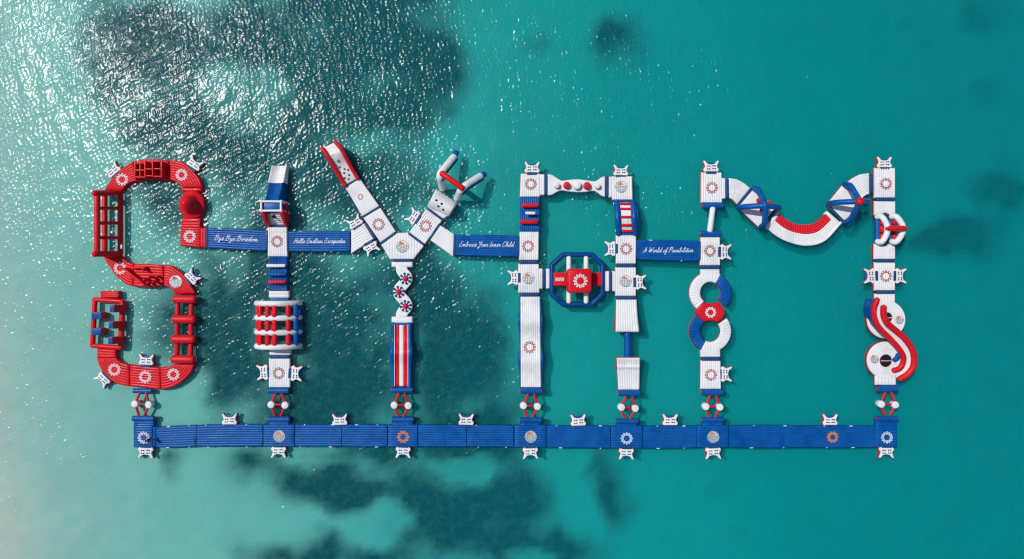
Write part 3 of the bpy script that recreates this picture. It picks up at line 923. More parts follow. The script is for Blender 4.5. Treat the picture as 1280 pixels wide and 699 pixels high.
tee(348.4, 545.2, 'blue walkway junction with silver globe disc under the roller tunnel column', 524, emblem='disc')
walkway(368.5, 531.7, 558.2, 427, 531.9, 558.2, 'blue walkway section just right of the junction with the first silver disc')
walkway(427, 531.9, 558.2, 484, 532, 558.3, 'blue walkway section just left of the orange emblem junction under the fork')
tee(503.3, 545.4, 'blue walkway junction with orange ring emblem under the striped slide', 524.3, emblem='orange', w=19)
walkway(522.5, 532.1, 558.4, 583, 532.3, 558.5, 'blue walkway section just right of the orange emblem junction')
walkway(583, 532.3, 558.5, 642, 532.6, 558.8, 'blue walkway section just left of the middle junction with silver disc')
tee(663, 545.8, 'blue walkway junction with silver globe disc under the white wave slide', 525, emblem='disc', up=522.5)
walkway(683.2, 532.8, 559.2, 763, 533.2, 560, 'blue walkway section between the wave slide junction and the split ramp junction')
tee(783.4, 547, 'blue walkway junction with white ring emblem under the split ramp', 526.5, emblem='ring', up=524)
walkway(803.6, 533.6, 560.2, 871, 533.2, 559.6, 'blue walkway section between the split ramp junction and the figure of eight junction')
tee(891.2, 546.2, 'blue walkway junction with silver globe disc under the figure of eight ring', 524.5, emblem='disc', up=522)
walkway(911.4, 533, 559.4, 1001, 533.2, 559.2, 'blue walkway section right of the figure of eight junction, without any emblem')
T = walkway(1001, 533.2, 559.2, 1095.5, 533.5, 559, 'blue walkway section with a faded orange ring emblem near the right corner')
ring_emblem(T, 1041, 546.6, 0.66, 'ink_orange', 0.14, 10)
T = tee(1108.8, 545.8, 'blue right corner of the long walkway with a white ring emblem', 523.3, emblem='ring', corner='r', up=521.5)

# ------------------------------------------------------------------ lettered blue bridges
BG = 'blue bridges with white script lettering'
def bridge(x0, y0a, y0b, x1, y1a, y1b, text, tx0, ty0, tx1, ty1, cap, lab):
    T = Thing('lettered_bridge', lab, 'bridge', (x0 + x1) / 2, (y0a + y0b) / 2, BG)
    xm = (x0 + x1) / 2
    strip(T, [(x0, y0a + .7), (x0 + 3, y0a), (xm, (y0a + y1a) / 2 - .4), (x1 - 3, y1a), (x1, y1a + .7)],
          [(x0, y0b - .7), (x0 + 3, y0b), (xm, (y0b + y1b) / 2 + .5), (x1 - 3, y1b), (x1, y1b - .7)], n=9, mat='blue', side='blue', z=0.46)
    lettering(T, text, tx0, ty0, tx1, ty1, cap * 0.92)
    block(T, 'tow_ring', x0 + (x1 - x0) * .22, y0a + .1, 4.5, 1.2, 0.25, 0.42, 'white', r=0.03, zref=0.4)
    block(T, 'tow_ring', x0 + (x1 - x0) * .7, y1b + .6, 1.4, 1.2, 0.25, 0.42, 'white', r=0.03, zref=0.4)
    band(T, (x0 + 1.2, y0a + 1), (x0 + 1.2, y0b - 1), 2.2, 0.475)
    band(T, (x1 - 1.2, y1a + 1), (x1 - 1.2, y1b - 1), 2.2, 0.475)
    return T
bridge(257.6, 285.3, 309.4, 334.6, 288.8, 313, 'Bye Bye Boredom', 267.5, 299.8, 322, 301.9, 6.8, 'blue bridge reading Bye Bye Boredom beside the red letter')
bridge(358.4, 289.6, 313.8, 437.6, 289.4, 313.8, 'Hello Endless Escapades', 366.5, 303.8, 431, 303.6, 6.2, 'blue bridge reading Hello Endless Escapades left of the fork')
bridge(567.2, 294, 318.6, 649.4, 295.2, 320, 'Embrace Your Inner Child', 573.5, 308, 642, 308.4, 6.8, 'blue bridge reading Embrace Your Inner Child right of the fork')
bridge(795.4, 300.4, 324, 876, 301.6, 325.6, 'A World of Possibilities', 803.5, 315.6, 866.5, 315.2, 6.6, 'blue bridge reading A World of Possibilities')

# ------------------------------------------------------------------ the red letter
RG = 'red ribbed decks of the red letter'
def red_deck(name, lab, cx, cy, L, R, n=8, along=True, **k):
    T = Thing(name, lab, 'deck', cx, cy, RG)
    strip(T, L, R, n=n, along=along, mat='red', side='red', **k)
    return T
T = red_deck('curved_deck', 'red curved deck with white ring emblem above the red triangular ladder', 148, 220,
             [(130.6, 237.5), (135.5, 229), (144, 218.6), (155.8, 208), (166, 202)], [(152.4, 238), (155, 233.5), (159.5, 229.5), (165, 226.8), (170, 226)])
ring_emblem(T, 152.5, 224.5, 0.74, 'ink_white', 0.09)
T = red_deck('obstacle_deck', 'red deck with a waffle of upright wall panels at the top of the red letter', 190, 213,
             [(166.4, 202), (178, 200.2), (195, 199.6), (210.5, 201)], [(170.4, 226), (182, 224.5), (197, 224), (211.8, 224.6)])
for (cx, cy, w, h, zz) in ((168.5, 213, 1.5, 22, 1.15), (174.8, 212.4, 1.6, 21, 1.35), (181, 211.6, 1.8, 21, 1.5), (190.5, 211.4, 1.6, 20, 1.5), (201.5, 212, 1.8, 20, 1.5)):
    block(T, 'wall_panel', cx, cy, w, h, 0.4, zz, 'red', r=0.06)
for (cx, cy, w) in ((174.5, 204, 11), (174.5, 212.8, 11), (174.5, 221.4, 11), (196, 201.6, 9), (196.2, 211, 9), (196.4, 220.6, 9), (185.8, 211.4, 8), (185.8, 219.8, 8)):
    block(T, 'cross_panel', cx, cy, w, 1.7, 0.4, 1.42, 'red', r=0.06)
T = red_deck('curved_deck', 'red curved deck with white ring emblem above the red cone', 232, 216,
             [(211.2, 201), (225.8, 202.6), (235, 208.6), (244, 217.5), (250.4, 227.5), (252, 233.6)], [(212.4, 224.4), (217, 225.6), (221.5, 227.8), (225.2, 230.6), (227.4, 234.4)])
ring_emblem(T, 226.8, 218.6, 0.72, 'ink_white', 0.09)
T = Thing('climbing_cone', 'red ribbed cone mound between a curved deck and the square red deck', 'cone', 239, 256)
rect(T, 227.2, 235.2, 251.6, 238.8, 'h', n=1, mat='red', side='red', z=0.5)
rect(T, 226.8, 273.4, 250.4, 277.4, 'h', n=1, mat='red', side='red', z=0.5, name='lower_deck', hull='lower_hull')
c0 = W(239.2, 256.2, 0.5)
vv, ff = [], []
NA = 64
prof = [(1.58, -0.2), (1.64, 0.15), (1.58, 0.42), (1.40, 0.56), (1.12, 0.66), (0.98, 0.9), (0.80, 1.6), (0.56, 2.15), (0.26, 2.42), (0.05, 2.48)]
for (r, zz) in prof:
    for k in range(NA):
        a = 2 * PI * k / NA
        f = 1 + (0.03 if 0.9 < r < 1.6 else 0.0) * math.cos(16 * a * 2)
        vv.append(Vector((c0.x + r * f * math.cos(a), c0.y + r * f * math.sin(a) * 1.16, zz)))
for i in range(len(prof) - 1):
    for k in range(NA):
        k2 = (k + 1) % NA
        ff.append((i * NA + k, i * NA + k2, (i + 1) * NA + k2, (i + 1) * NA + k))
ff.append(tuple((len(prof) - 1) * NA + k for k in range(NA)))
T.add('cone', vv, ff, 'red', sharp=50)
T = red_deck('square_deck', 'red square deck with white ring emblem at the first lettered bridge', 238, 296,
             [(225.4, 284.6), (250, 284.8)], [(224.9, 306.6), (250, 309)], n=8)
rect(T, 227, 277.8, 250, 284.3, 'h', n=2, mat='red', side='red', z=0.5, name='upper_deck', hull='upper_hull')
strip(T, [(250.4, 285), (250.4, 309.2)], [(257.2, 285.2), (257.2, 309.4)], n=2, mat='red', side='red', z=0.48, name='joint_deck', hull='joint_hull')
ring_emblem(T, 237, 295.6, 0.74, 'ink_white', 0.09)

T = Thing('triangular_ladder', 'tall red inflatable ladder frame on the left edge of the red letter', 'ladder', 141, 280)
ya, yb = 241.5, 317.5
zA, zB = 0.35, 2.9
for y in (ya, yb):
    a, b, c = W(131, y, zA), W(150.5, y, zA), W(121.5, y, zB)
    tube(T, 'end_frame', [a, a.lerp(c, .5), c], 0.34, 'red')
    tube(T, 'end_frame', [b, b.lerp(c, .5), c + (c - b).normalized() * 0.35], 0.36, 'red')
tube(T, 'top_rail', [W(121.5, ya + (yb - ya) * t, zB) for t in (0, .25, .5, .75, 1)], 0.33, 'red')
tube(T, 'base_rail', [W(131, ya + (yb - ya) * t, zA) for t in (0, .25, .5, .75, 1)], 0.30, 'red')
tube(T, 'base_rail', [W(150.5, ya + (yb - ya) * t, zA) for t in (0, .25, .5, .75, 1)], 0.32, 'red')
for y in (260.4, 278.9, 297.3):
    a, b = W(121.8, y, zB), W(150.3, y, zA)
    tube(T, 'rung', [a, a.lerp(b, .5), b], 0.21, 'red')
block(T, 'air_valve', 151.4, 308.5, 2, 5, 0.6, 0.74, 'white', r=0.04)

T = red_deck('curved_deck', 'red curved deck with half hidden ring emblem below the red triangular ladder', 147, 338,
             [(128.8, 320.8), (137, 334), (146, 345.6), (157, 354.4), (166, 357.4)], [(150, 320.4), (155, 325), (160, 328.4), (166.6, 330.6)])
ring_emblem(T, 150, 335.5, 0.76, 'ink_white', 0.09)
T = red_deck('obstacle_deck', 'red deck with a slanted wall and upright pegs in the middle of the red letter', 186, 344,
             [(167, 330.6), (185, 330.8), (203.6, 332.2)], [(166.4, 357.4), (185, 358.6), (204, 356.6)])
p0, p1 = W(153.5, 335.6, 1.5), W(180, 356.4, 1.5)
dd = (p1 - p0); ln = dd.length; dd.normalize(); nn = Vector((-dd.y, dd.x, 0))
v, f = round_prism([(p0 - nn * .13)[:2], (p1 - nn * .13)[:2], (p1 + nn * .13)[:2], (p0 + nn * .13)[:2]], 0.42, 1.5, 0.1, 3)
T.add('slanted_wall', v, f, 'red')
for (cx, cy, zz, r) in ((178.5, 337.5, 1.5, .14), (180, 349.6, 1.7, .16), (186.5, 346.5, 1.6, .16), (191.0, 352.4, 1.7, .17), (184.0, 353.6, 1.5, .16), (196, 346.0, 1.2, .15)):
    a = W(cx, cy, zz); tube(T, 'peg', [(a.x, a.y, .3), (a.x, a.y, zz * .6), a], r, 'red')
block(T, 'low_wall', 172.5, 334.6, 17, 2.4, 0.42, 1.2, 'red', r=0.08)
T = red_deck('curved_deck', 'red curved deck with white globe disc above the red roller ladder', 222, 348,
             [(204.2, 332.3), (211, 332), (218.5, 336.2), (230, 345.4), (243.2, 366.6)], [(204.6, 356.4), (211, 359.2), (216, 363), (219.4, 367.6)])
globe_emblem(T, 219.6, 352, 0.76, plate='ink_white', line='ink_grey', top='ink_red')

T = Thing('roller_ladder', 'red floating ladder of four fat rolls on the right of the red letter', 'ladder', 230, 411)
for x in (222.2, 239.4):
    tube(T, 'side_tube', [W(x + (y - 372) * -0.015, y, 0.42) for y in (371, 390, 411, 431, 451)], 0.30, 'red')
for (y, x0, x1) in ((374, 219.5, 242.5), (399, 218.5, 241.8), (424, 217.6, 241.4), (449, 217.3, 240.8)):
    a, b = W(x0, y, 0.78), W(x1, y + .4, 0.78)
    tube(T, 'roll', [a, a.lerp(b, .3), a.lerp(b, .7), b], [0.50, 0.53, 0.53, 0.50], 'red', n=16)
block(T, 'air_valve', 244.2, 448.5, 2.0, 5, 0.3, 0.5, 'white', r=0.04)

T = red_deck('curved_deck', 'red curved deck with white ring emblem below the red roller ladder', 220, 470,
             [(241.8, 455.8), (237, 467), (226.5, 477), (214.5, 484), (200.8, 486.6)], [(217, 455.8), (213.4, 458), (208, 459.6), (200, 460.4)])
ring_emblem(T, 216.6, 468.2, 0.74, 'ink_white', 0.09)
T = red_deck('straight_deck', 'red straight deck with white ring emblem at the bottom of the red letter', 181, 471,
             [(161.8, 457), (199.6, 460.4)], [(162.2, 482.6), (200.2, 486.4)])
ring_emblem(T, 181.4, 471.2, 0.76, 'ink_white', 0.09)
roll(T, 167, 190, 488.6, r=0.3, z=0.3)
T = red_deck('curved_deck', 'red curved deck with white ring emblem below the red frame with blue blocks', 140, 464,
             [(120.6, 447.6), (124.2, 458), (132, 469.6), (143, 478), (153, 481.4), (161.2, 482.4)], [(144, 447.6), (147.6, 451.6), (154, 455.2), (161.2, 456.6)])
ring_emblem(T, 142.8, 462.2, 0.76, 'ink_white', 0.09)

T = Thing('stepping_block_frame', 'red floating frame with blue topped stepping blocks on the left of the red letter', 'obstacle', 135, 402)
rect(T, 125, 364.6, 148.4, 371.8, 'h', n=3, mat='red', side='red', z=0.5, name='upper_deck', hull='upper_hull')
strip(T, [(121, 436.4), (144.4, 438)], [(121, 447.0), (144.4, 447.2)], n=3, mat='red', side='red', z=0.5, name='lower_deck', hull='lower_hull')
fr = [(118.6, 374.4), (153.4, 377), (151, 434.6), (115.8, 432)]
FW = [W(x, y, 0.42) for x, y in fr]
tube(T, 'frame_tube', [FW[0], FW[0].lerp(FW[1], .5), FW[1]], 0.30, 'red')
tube(T, 'frame_tube', [FW[1], FW[1].lerp(FW[2], .5), FW[2]], 0.34, 'red')
tube(T, 'frame_tube', [FW[2], FW[2].lerp(FW[3], .5), FW[3]], 0.30, 'red')
tube(T, 'frame_tube', [FW[3], FW[3].lerp(FW[0], .5), FW[0]], 0.30, 'red')
for (cx, cy) in ((120.6, 394.8), (120.2, 414.8)):
    o = block(T, 'stepping_block', cx, cy, 13, 9, -0.1, 0.95, 'red', r=0.12)
    block(T, 'block_top', cx, cy, 12.4, 8.4, 0.9, 1.0, 'blue', r=0.08, parent=o)
for (cx, cy) in ((140.2, 386.2), (139, 406.6), (138.2, 426)):
    c = W(cx, cy, 1.75)
    # tall wedge leaning on the right frame tube
    y0, y1 = c.y - .44, c.y + .44
    xs = [(c.x - .30, -0.1), (c.x - .30, 1.75), (c.x + .22, 1.75), (c.x + .80, 0.55), (c.x + .80, -0.1)]
    vv = [(x, y0, zz) for x, zz in xs] + [(x, y1, zz) for x, zz in xs]
    ff = [(0, 1, 2, 3, 4), (9, 8, 7, 6, 5)] + [(i, i + 5, (i + 1) % 5 + 5, (i + 1) % 5) for i in range(5)]
    o = T.add('stepping_block', vv, ff, 'red')
    block(T, 'block_top', cx - .4, cy, 5.4, 8.4, 1.72, 1.78, 'blue', r=0.06, parent=o)

# ------------------------------------------------------------------ the upright column with the tower slide and roller tunnel
WDG = 'white ribbed decks with emblems'
def white_deck(lab, x0, y0, x1, y1, ribs='v', n=9, emblem='ring', ex=None, ey=None, name='emblem_deck', side='red', x2=None, x3=None, **k):
    T = Thing(name, lab, 'deck', (x0 + x1) / 2, (y0 + y1) / 2, WDG)
    strip(T, [(x0, y0), (x0 if x2 is None else x2, y1)], [(x1, y0), (x1 if x3 is None else x3, y1)], n=n, mat='white', side=side, along=(ribs == 'v'), **k)
    ex = (x0 + x1) / 2 if ex is None else ex
    ey = (y0 + y1) / 2 if ey is None else ey
    if emblem == 'ring':
        ring_emblem(T, ex, ey, 0.74, 'ink_red', 0.085)
    elif emblem == 'globe':
        globe_emblem(T, ex, ey, 0.72)
    return T

T = Thing('slide_tower', 'white and blue slide tower with red side walls and a climbing ramp', 'slide', 346, 258)
# climbing ramp
strip(T, [(337.6, 281.5), (337.2, 266)], [(356.2, 281.5), (351.6, 266)], n=6, along=False, mat='white', side='red', z=0.5, zf=lambda u, v: 1.75 * u, name='climbing_ramp', hull='ramp_wall', depth=0.14, skirt=0.08)
for (xa, xb, xt) in ((335.4, 337.4, 327.6), (357.8, 356, 353.6)):
    a = W(xa, 281.4, 0.55); b = W(xt + (1.4 if xt < 340 else -1.4), 264.5, 2.5); cc = W((xa + xt) / 2 + (0.6 if xt < 340 else 0), 272.6, 1.9)
    tube(T, 'ramp_rail', [a, cc, b], [0.28, 0.36, 0.34], 'red')
tube(T, 'rail_cushion', [W(357.4, 276, 0.5), W(356.4, 266, 1.2), W(355.6, 256, 1.2)], 0.42, 'red')
# tower frame with blue platform
zt = 2.75
cor = [(326.6, 251.8), (351.2, 252), (351.4, 263.4), (326.8, 263.6)]
CW = [W(x, y, zt) for x, y in cor]
for i in range(4):
    a, b = CW[i], CW[(i + 1) % 4]
    tube(T, 'tower_rail', [a, a.lerp(b, .5), b], 0.14, 'white', n=10)
for p in CW:
    tube(T, 'tower_post', [(p.x, p.y, -0.1), (p.x, p.y, 1.4), (p.x, p.y, zt)], 0.2, 'white', n=10)
pc = [W(x, y, 2.55) for x, y in ((326.8, 252), (351.2, 252), (351.2, 263.4), (326.8, 263.4))]
v, f = round_prism([p[:2] for p in pc], 0.0, 2.55, 0.08, 2)
o = T.add('tower_body', v, f, 'blue')
# slide chute
def slide_pts(t):
    return (341.5 + 7.5 * t, 251.5 - 36 * t)
N = 14
vv, ff = [], []
cs = [(-1.05, -0.3), (-1.05, 0.25), (-0.9, 0.42), (-0.7, 0.3), (-0.5, 0.06), (0, 0.0), (0.5, 0.06), (0.7, 0.3), (0.9, 0.42), (1.05, 0.25), (1.05, -0.3)]
def chute(t0, t1, name, mat, zfun, wid):
    vv, ff = [], []
    for i in range(N + 1):
        t = t0 + (t1 - t0) * i / N
        z = zfun(t); p = W(*slide_pts(t), z)
        for (sx, dz) in cs:
            zz = z + dz if dz > -0.2 else -0.15
            vv.append((p.x + sx * wid(t), p.y, zz))
    m = len(cs)
    for i in range(N):
        for j in range(m - 1):
            ff.append((i * m + j, i * m + j + 1, (i + 1) * m + j + 1, (i + 1) * m + j))
    ff.append(tuple(range(m))); ff.append(tuple(N * m + j for j in range(m)))
    T.add(name, vv, ff, mat, sharp=45)
zsl = lambda t: 2.1 * (1 - t) ** 1.3 * (1 - t * 0.1) + 0.32
chute(0.0, 0.62, 'slide_chute', 'blue', zsl, lambda t: 0.88)
chute(0.625, 1.22, 'slide_runout', 'white', lambda t: max(0.34, zsl(min(t, 1.0)) + (0.04 if t < 1 else 0)), lambda t: 0.98)

T = white_deck('white deck with red ring emblem between the first two lettered bridges', 334.8, 282.6, 358, 320.6, x3=358.8, ex=346.4, ey=302)
band(T, (337, 282.6), (357, 282.6), 3.4, 0.51)
T = Thing('hurdle_deck', 'blue deck crossed by white, blue and red hurdle tubes below the tower slide', 'obstacle', 347, 343)
rect(T, 336.2, 321.4, 358.4, 363.6, 'v', n=12, mat='blue', side='blue', z=0.46, zf=lambda u, v: 0.12 * math.cos(u * PI * 8))
for (y, m, x0, x1) in ((332.2, 'white', 334.5, 355.6), (343.0, 'blue', 336, 357), (352.6, 'red', 336.6, 356)):
    tube(T, 'hurdle', [W(x0, y, 0.95), W((x0 + x1) / 2, y + .2, 0.98), W(x1, y, 0.95)], 0.21, m)
rect(T, 335.8, 364.2, 360.8, 372, 'h', n=2, mat='white', side='red', z=0.5, name='end_deck', hull='end_hull')
rect(T, 337, 372.6, 360.6, 377, 'h', n=1, mat='blue', side='blue', z=0.42, name='joint_deck', hull='joint_hull')

T = Thing('roller_tunnel', 'red and white inflatable barrel tunnel over the water', 'tunnel', 348, 407)
cx = W(349, 0, 0).x
RT = 2.62
def arch(a):
    return cx - RT * math.cos(a), 0.15 + 2.15 * math.sin(a)
ys = (379.5, 397.6, 415.6, 433.6)
for y in ys:
    yw = W(349, y, 1.6).y
    pts = []
    for i in range(25):
        x, z = arch(PI * (0.0 + i / 24))
        pts.append((x, yw, z))
    tube(T, 'hoop', pts, 0.36, 'white', n=12)
def arch_angle(px):
    best = min((abs(640 + (cx + (arch(t)[0] - cx) * 1.02) / (1 - arch(t)[1] * 1.02 / HC) / MPP - px), t) for t in np.linspace(0.05, PI - .05, 400))
    return best[1]
for (ax, m, r) in ((325.6, 'red', .33), (334.6, 'red', .33), (343.4, 'red', .33), (360.4, 'red', .33), (369.4, 'blue', .42)):
    a = arch_angle(ax)
    x, z = arch(a)
    y0, y1 = W(349, ys[0] + 1.5, 1.6).y, W(349, ys[3] - 1.5, 1.6).y
    k = 1.02
    P = []
    R = []
    for i in range(19):
        t = i / 18
        P.append((cx + (x - cx) * k, y0 + (y1 - y0) * t, z * k))
        s = abs(math.sin(PI * 3 * t))
        R.append(r * (0.72 + 0.28 * min(1, s * 2.2)))
    tube(T, 'roller', P, R, m, n=12)
block(T, 'air_valve', 373.2, 390, 1.8, 4.4, 0.5, 0.7, 'white', r=0.04)
tube(T, 'base_tube', [(cx + RT, W(0, ys[0], .2).y, .15), (cx + RT, W(0, 407, .2).y, .15), (cx + RT, W(0, ys[3], .2).y, .15)], 0.3, 'blue')
tube(T, 'base_tube', [(cx - RT, W(0, ys[0], .2).y, .15), (cx - RT, W(0, 407, .2).y, .15), (cx - RT, W(0, ys[3], .2).y, .15)], 0.3, 'red')

T = white_deck('white deck with red ring emblem below the red and white roller tunnel', 336.2, 448.4, 361.8, 484.4, ex=348.4, ey=466.8)
rect(T, 336.6, 438, 362.6, 443.6, 'h', n=1, mat='white', side='red', z=0.5, name='upper_deck', hull='upper_hull')
band(T, (337.6, 446.2), (361, 446.2), 4.4, 0.51)
roll(T, 335.4, 361.2, 488.2, r=0.37)

# ------------------------------------------------------------------ the forked letter
def along_arm(p, q, w):
    """corner pairs of a band of width w (pixels) from p to q"""
    d = np.array(q, float) - np.array(p, float); d /= np.linalg.norm(d)
    nrm = np.array((-d[1], d[0])) * w / 2
    return [tuple(p - nrm), tuple(q - nrm)], [tuple(p + nrm), tuple(q + nrm)]

T = Thing('peg_climbing_ramp', 'white climbing ramp with grey pegs and red side rails ending the left arm', 'ramp', 427, 208)
rampz = lambda u: 1.9 * (u ** 1.4) if u < 0.75 else 1.9 * 0.75 ** 1.4 + 0.15 * (u - 0.75)
RL, RR = [(431.2, 231.8), (419, 212), (409, 194.5), (402.5, 185.5)], [(447, 222.8), (436, 204), (427, 187), (419, 177.5)]
strip(T, RL, RR, n=1, mat='white', side='red', z=0.5, zf=lambda u, v: rampz(u) + 0.10 * math.sin(u * 11) * (u < .8), depth=0.02, name='ramp', hull='ramp_wall', smooth_u=30, er=0.05)
for E_ in (RL, RR):
    Q = cr(E_, 12)
    tube(T, 'side_rail', [W(x, y, 0.62 + rampz(i / 11) + 0.12) for i, (x, y) in enumerate(Q)], 0.25, 'red')
for (x, y) in ((240, 270), (190, 305), (258, 340), (310, 360), (350, 370), (260, 392), (305, 405), (360, 425), (312, 457), (355, 468)):
    px, py = 395 + x / 8.74, 170 + y / 8.74
    w = W(px, py, 1.3); zz = T.drop(w.x, w.y, 1.0)
    dome(T, 'peg', px, py, 0.17, zz - 0.05, 0.30, 'grey', prof=[(1.0, 0.0), (0.95, 0.3), (0.6, 0.75), (0.2, 1.0)], n=10, zref=zz)
w = [W(411.6 + i * 0.7, 195.6 - i * 0.32 + (.4 if i % 2 else -.3), 2) for i in range(9)]
v, f = stroke_mesh(T, [([p[:2] for p in w], False)], 0.07); T.add('lettering', v, f, 'ink_grey', sharp=0)

T = Thing('arm_deck', 'white deck with a small partial red mark on the left arm of the fork', 'deck', 452, 246, WDG)
strip(T, [(431.6, 234), (453.2, 270.2)], [(449.2, 223.4), (473.6, 257.8)], n=9, mat='white', side='red', z=0.5)
c = W(450.6, 246.2, .5)
marks = []
for k in range(6):
    a = k * 1.05
    marks.append(([(c.x + (0.12 + .1 * (j % 2)) * math.cos(a + j * .5) + .1 * math.cos(a), c.y + 0.34 * math.sin(a + j * .4)) for j in range(4)], False))
v, f = stroke_mesh(T, marks, 0.08); T.add('small_emblem', v, f, 'ink_red', sharp=0)
band(T, (431, 233.2), (448.8, 222.8), 1.6, 0.52)
T = Thing('arm_deck', 'white deck with red ring emblem on the left arm beside the wedge deck', 'deck', 474, 281, WDG)
strip(T, [(454.2, 272), (476.2, 303.4)], [(475, 259.6), (494.6, 290)], n=9, mat='white', side='red', z=0.5)
ring_emblem(T, 473.2, 280.6, 0.76)
band(T, (453.4, 271.2), (474.2, 258.8), 2.2, 0.52)
band(T, (476.4, 304), (494.6, 290.8), 3.4, 0.52)
T = Thing('wedge_deck', 'white wedge deck joining the second lettered bridge to the left arm of the fork', 'deck', 452, 298, WDG)
strip(T, [(438.8, 289.2), (455.4, 279.6)], [(438.8, 316.8), (466.6, 298.4)], n=7, mat='white', side='red', z=0.48)
band(T, (456.4, 278.6), (468.6, 298.2), 3.4, 0.51)

T = Thing('hub_deck', 'white six sided hub deck with globe emblem at the middle of the fork', 'deck', 503, 308, WDG)
poly_cols(T, [(477.0, 304.6), (495, 291.4), (510, 291.4), (529, 305.8)], [(477.0, 306.6), (487.4, 324), (516.6, 324), (529, 307.8)], n=15, mat='white', side='red', z=0.5)
globe_emblem(T, 503, 308.4, 0.74)
band(T, (491.4, 325.4), (513.8, 325.4), 3.6, 0.51)
T = Thing('arm_deck', 'white deck with red ring emblem on the right arm of the fork', 'deck', 532, 283, WDG)
strip(T, [(533.2, 261.2), (511.4, 291.2)], [(552.2, 275.4), (530.4, 305.4)], n=8, mat='white', side='red', z=0.5)
ring_emblem(T, 532, 282.6, 0.76)
band(T, (533.8, 260.2), (553.0, 274.4), 3.2, 0.52)
band(T, (511, 291.8), (530, 306), 3.2, 0.52)
T = Thing('wedge_deck', 'plain white wedge deck joining the right arm of the fork to the third lettered bridge', 'deck', 555, 300, WDG)
strip(T, [(549.4, 281.6), (567.4, 293.2)], [(537.4, 299.4), (566.6, 320.4)], n=8, mat='white', side='red', z=0.48, depth=0.03)
band(T, (549.2, 280.6), (536.6, 299.0), 3.2, 0.51)

T = Thing('climbing_barrel', 'white half barrel climbing block with dark grips and red ends on the right arm', 'obstacle', 553, 257)
strip(T, [(534.6, 258), (544.6, 237)], [(560.6, 269.6), (570.2, 254.6)], n=7, along=False, mat='white', side='red', z=0.45, zf=lambda u, v: 1.15 * math.sin(PI * min(1, u * 0.95 + .05)) ** 0.8, name='barrel', hull='barrel_end', depth=0.05, skirt=0.08)
strip(T, [(534.0, 259.8), (536.8, 253.5)], [(553.2, 274.0), (561.2, 268.6)], n=3, along=False, mat='white', side='white', z=0.5, name='foot_deck', hull='foot_hull')
for (x, y) in ((545.5, 250.5), (552, 254.8), (548, 257.8), (554, 262)):
    w = W(x, y, 1.3); zz = T.drop(w.x, w.y, 1.2)
    dome(T, 'grip', x, y, 0.15, zz - 0.03, 0.14, 'black', n=10, zref=zz)

T = Thing('gate_swing', 'white bent tube gate with red crossbar and blue feet ending the right arm', 'obstacle', 575, 225)
ZG = 3.0
for (b0, el, e0, tip) in (((553.2, 235.4), (549.6, 218.6), (567, 197), (570.6, 190)), ((571.6, 248.4), (577.2, 235.6), (600, 220.8), (606, 217.6))):
    B, Ap, E0, TP = W(*b0, 0.3), W(*el, ZG), W(*e0, 0.75), W(*tip, 0.25)
    P = [B, B.lerp(Ap, .5), B.lerp(Ap, .85) + Vector((0, 0, .12)), Ap.lerp(E0, .12) + Vector((0, 0, .1)), Ap.lerp(E0, .5), E0]
    P = [Vector(p) for p in cr([tuple(p) for p in P], 14)]
    tube(T, 'leg', P, 0.47, 'white', n=14)
    tube(T, 'leg_underside', [p + Vector((.13, -.12, -.16)) for p in P[5:]], 0.42, 'deep_blue', n=14)
    d = (TP - E0).normalized()
    tube(T, 'foot', [E0 + d * .1, E0.lerp(TP, .5), TP], 0.36, 'blue', 'flat', n=14)
    tube(T, 'base_collar', [B + Vector((0, 0, -.4)), B + Vector((0, 0, 0.12))], 0.47, 'blue', 'flat', n=14)
a, b = W(552.4, 216.8, ZG + .45), W(577.6, 235.2, ZG + .45)
tube(T, 'crossbar', [a, a.lerp(b, .33) + Vector((0, 0, .1)), a.lerp(b, .66) + Vector((0, 0, .1)), b], 0.36, 'red', n=14)

T = Thing('winding_beam', 'white winding balance beam with three red and navy spinners', 'obstacle', 503, 365)
rect(T, 489.8, 327.8, 515.2, 333.4, 'h', n=1, mat='white', side='white', z=0.5, name='end_deck', hull='end_hull')
rect(T, 489.8, 396.8, 515.2, 403.4, 'h', n=1, mat='white', side='white', z=0.5, name='end_deck', hull='end_hull')
yy_ = np.linspace(332.5, 397.5, 60)
ww_ = np.clip(np.minimum(yy_ - 332, 398 - yy_) / 13.0, 0, 1)
cl = np.stack([502.6 + (0.6 + 5.3 * np.cos((yy_ - 348.0) / 17.1 * PI)) * ww_ + (1 - ww_) * -0.4, yy_], 1)
tg = np.gradient(cl, axis=0); tg /= np.linalg.norm(tg, axis=1)[:, None]
nm = np.stack([-tg[:, 1], tg[:, 0]], 1) * 6.5
strip(T, [tuple(p) for p in (cl + nm)], [tuple(p) for p in (cl - nm)], n=2, mat='white', side='red', z=0.5, depth=0.03, smooth_u=44)
for (x, y) in ((506.8, 348.3), (498.2, 365.0), (507, 382.7)):
    c = W(x, y, 0.6)
    o = dome(T, 'spinner_disc', x, y, 0.66, 0.42, 0.16, 'white', prof=[(1.0, 0.0), (1.0, 0.7), (0.95, 1.0), (0.5, 1.02)], zref=0.5)
    for k in range(8):
        a = 2 * PI * (k + .25) / 8
        e1 = Vector((math.cos(a), math.sin(a), 0)); e2 = Vector((-e1.y, e1.x, 0))
        pts = [(c + e1 * .32 - e2 * .07)[:2], (c + e1 * .70 - e2 * .17)[:2], (c + e1 * .77)[:2], (c + e1 * .70 + e2 * .17)[:2], (c + e1 * .32 + e2 * .07)[:2]]
        v, f = round_prism(pts, 0.5, 0.64, 0.02, 1)
        T.add('spinner_blade', v, f, 'navy', o)
    dome(T, 'knob', x, y, 0.33, 0.56, 0.34, 'red', parent=o, zref=0.7)

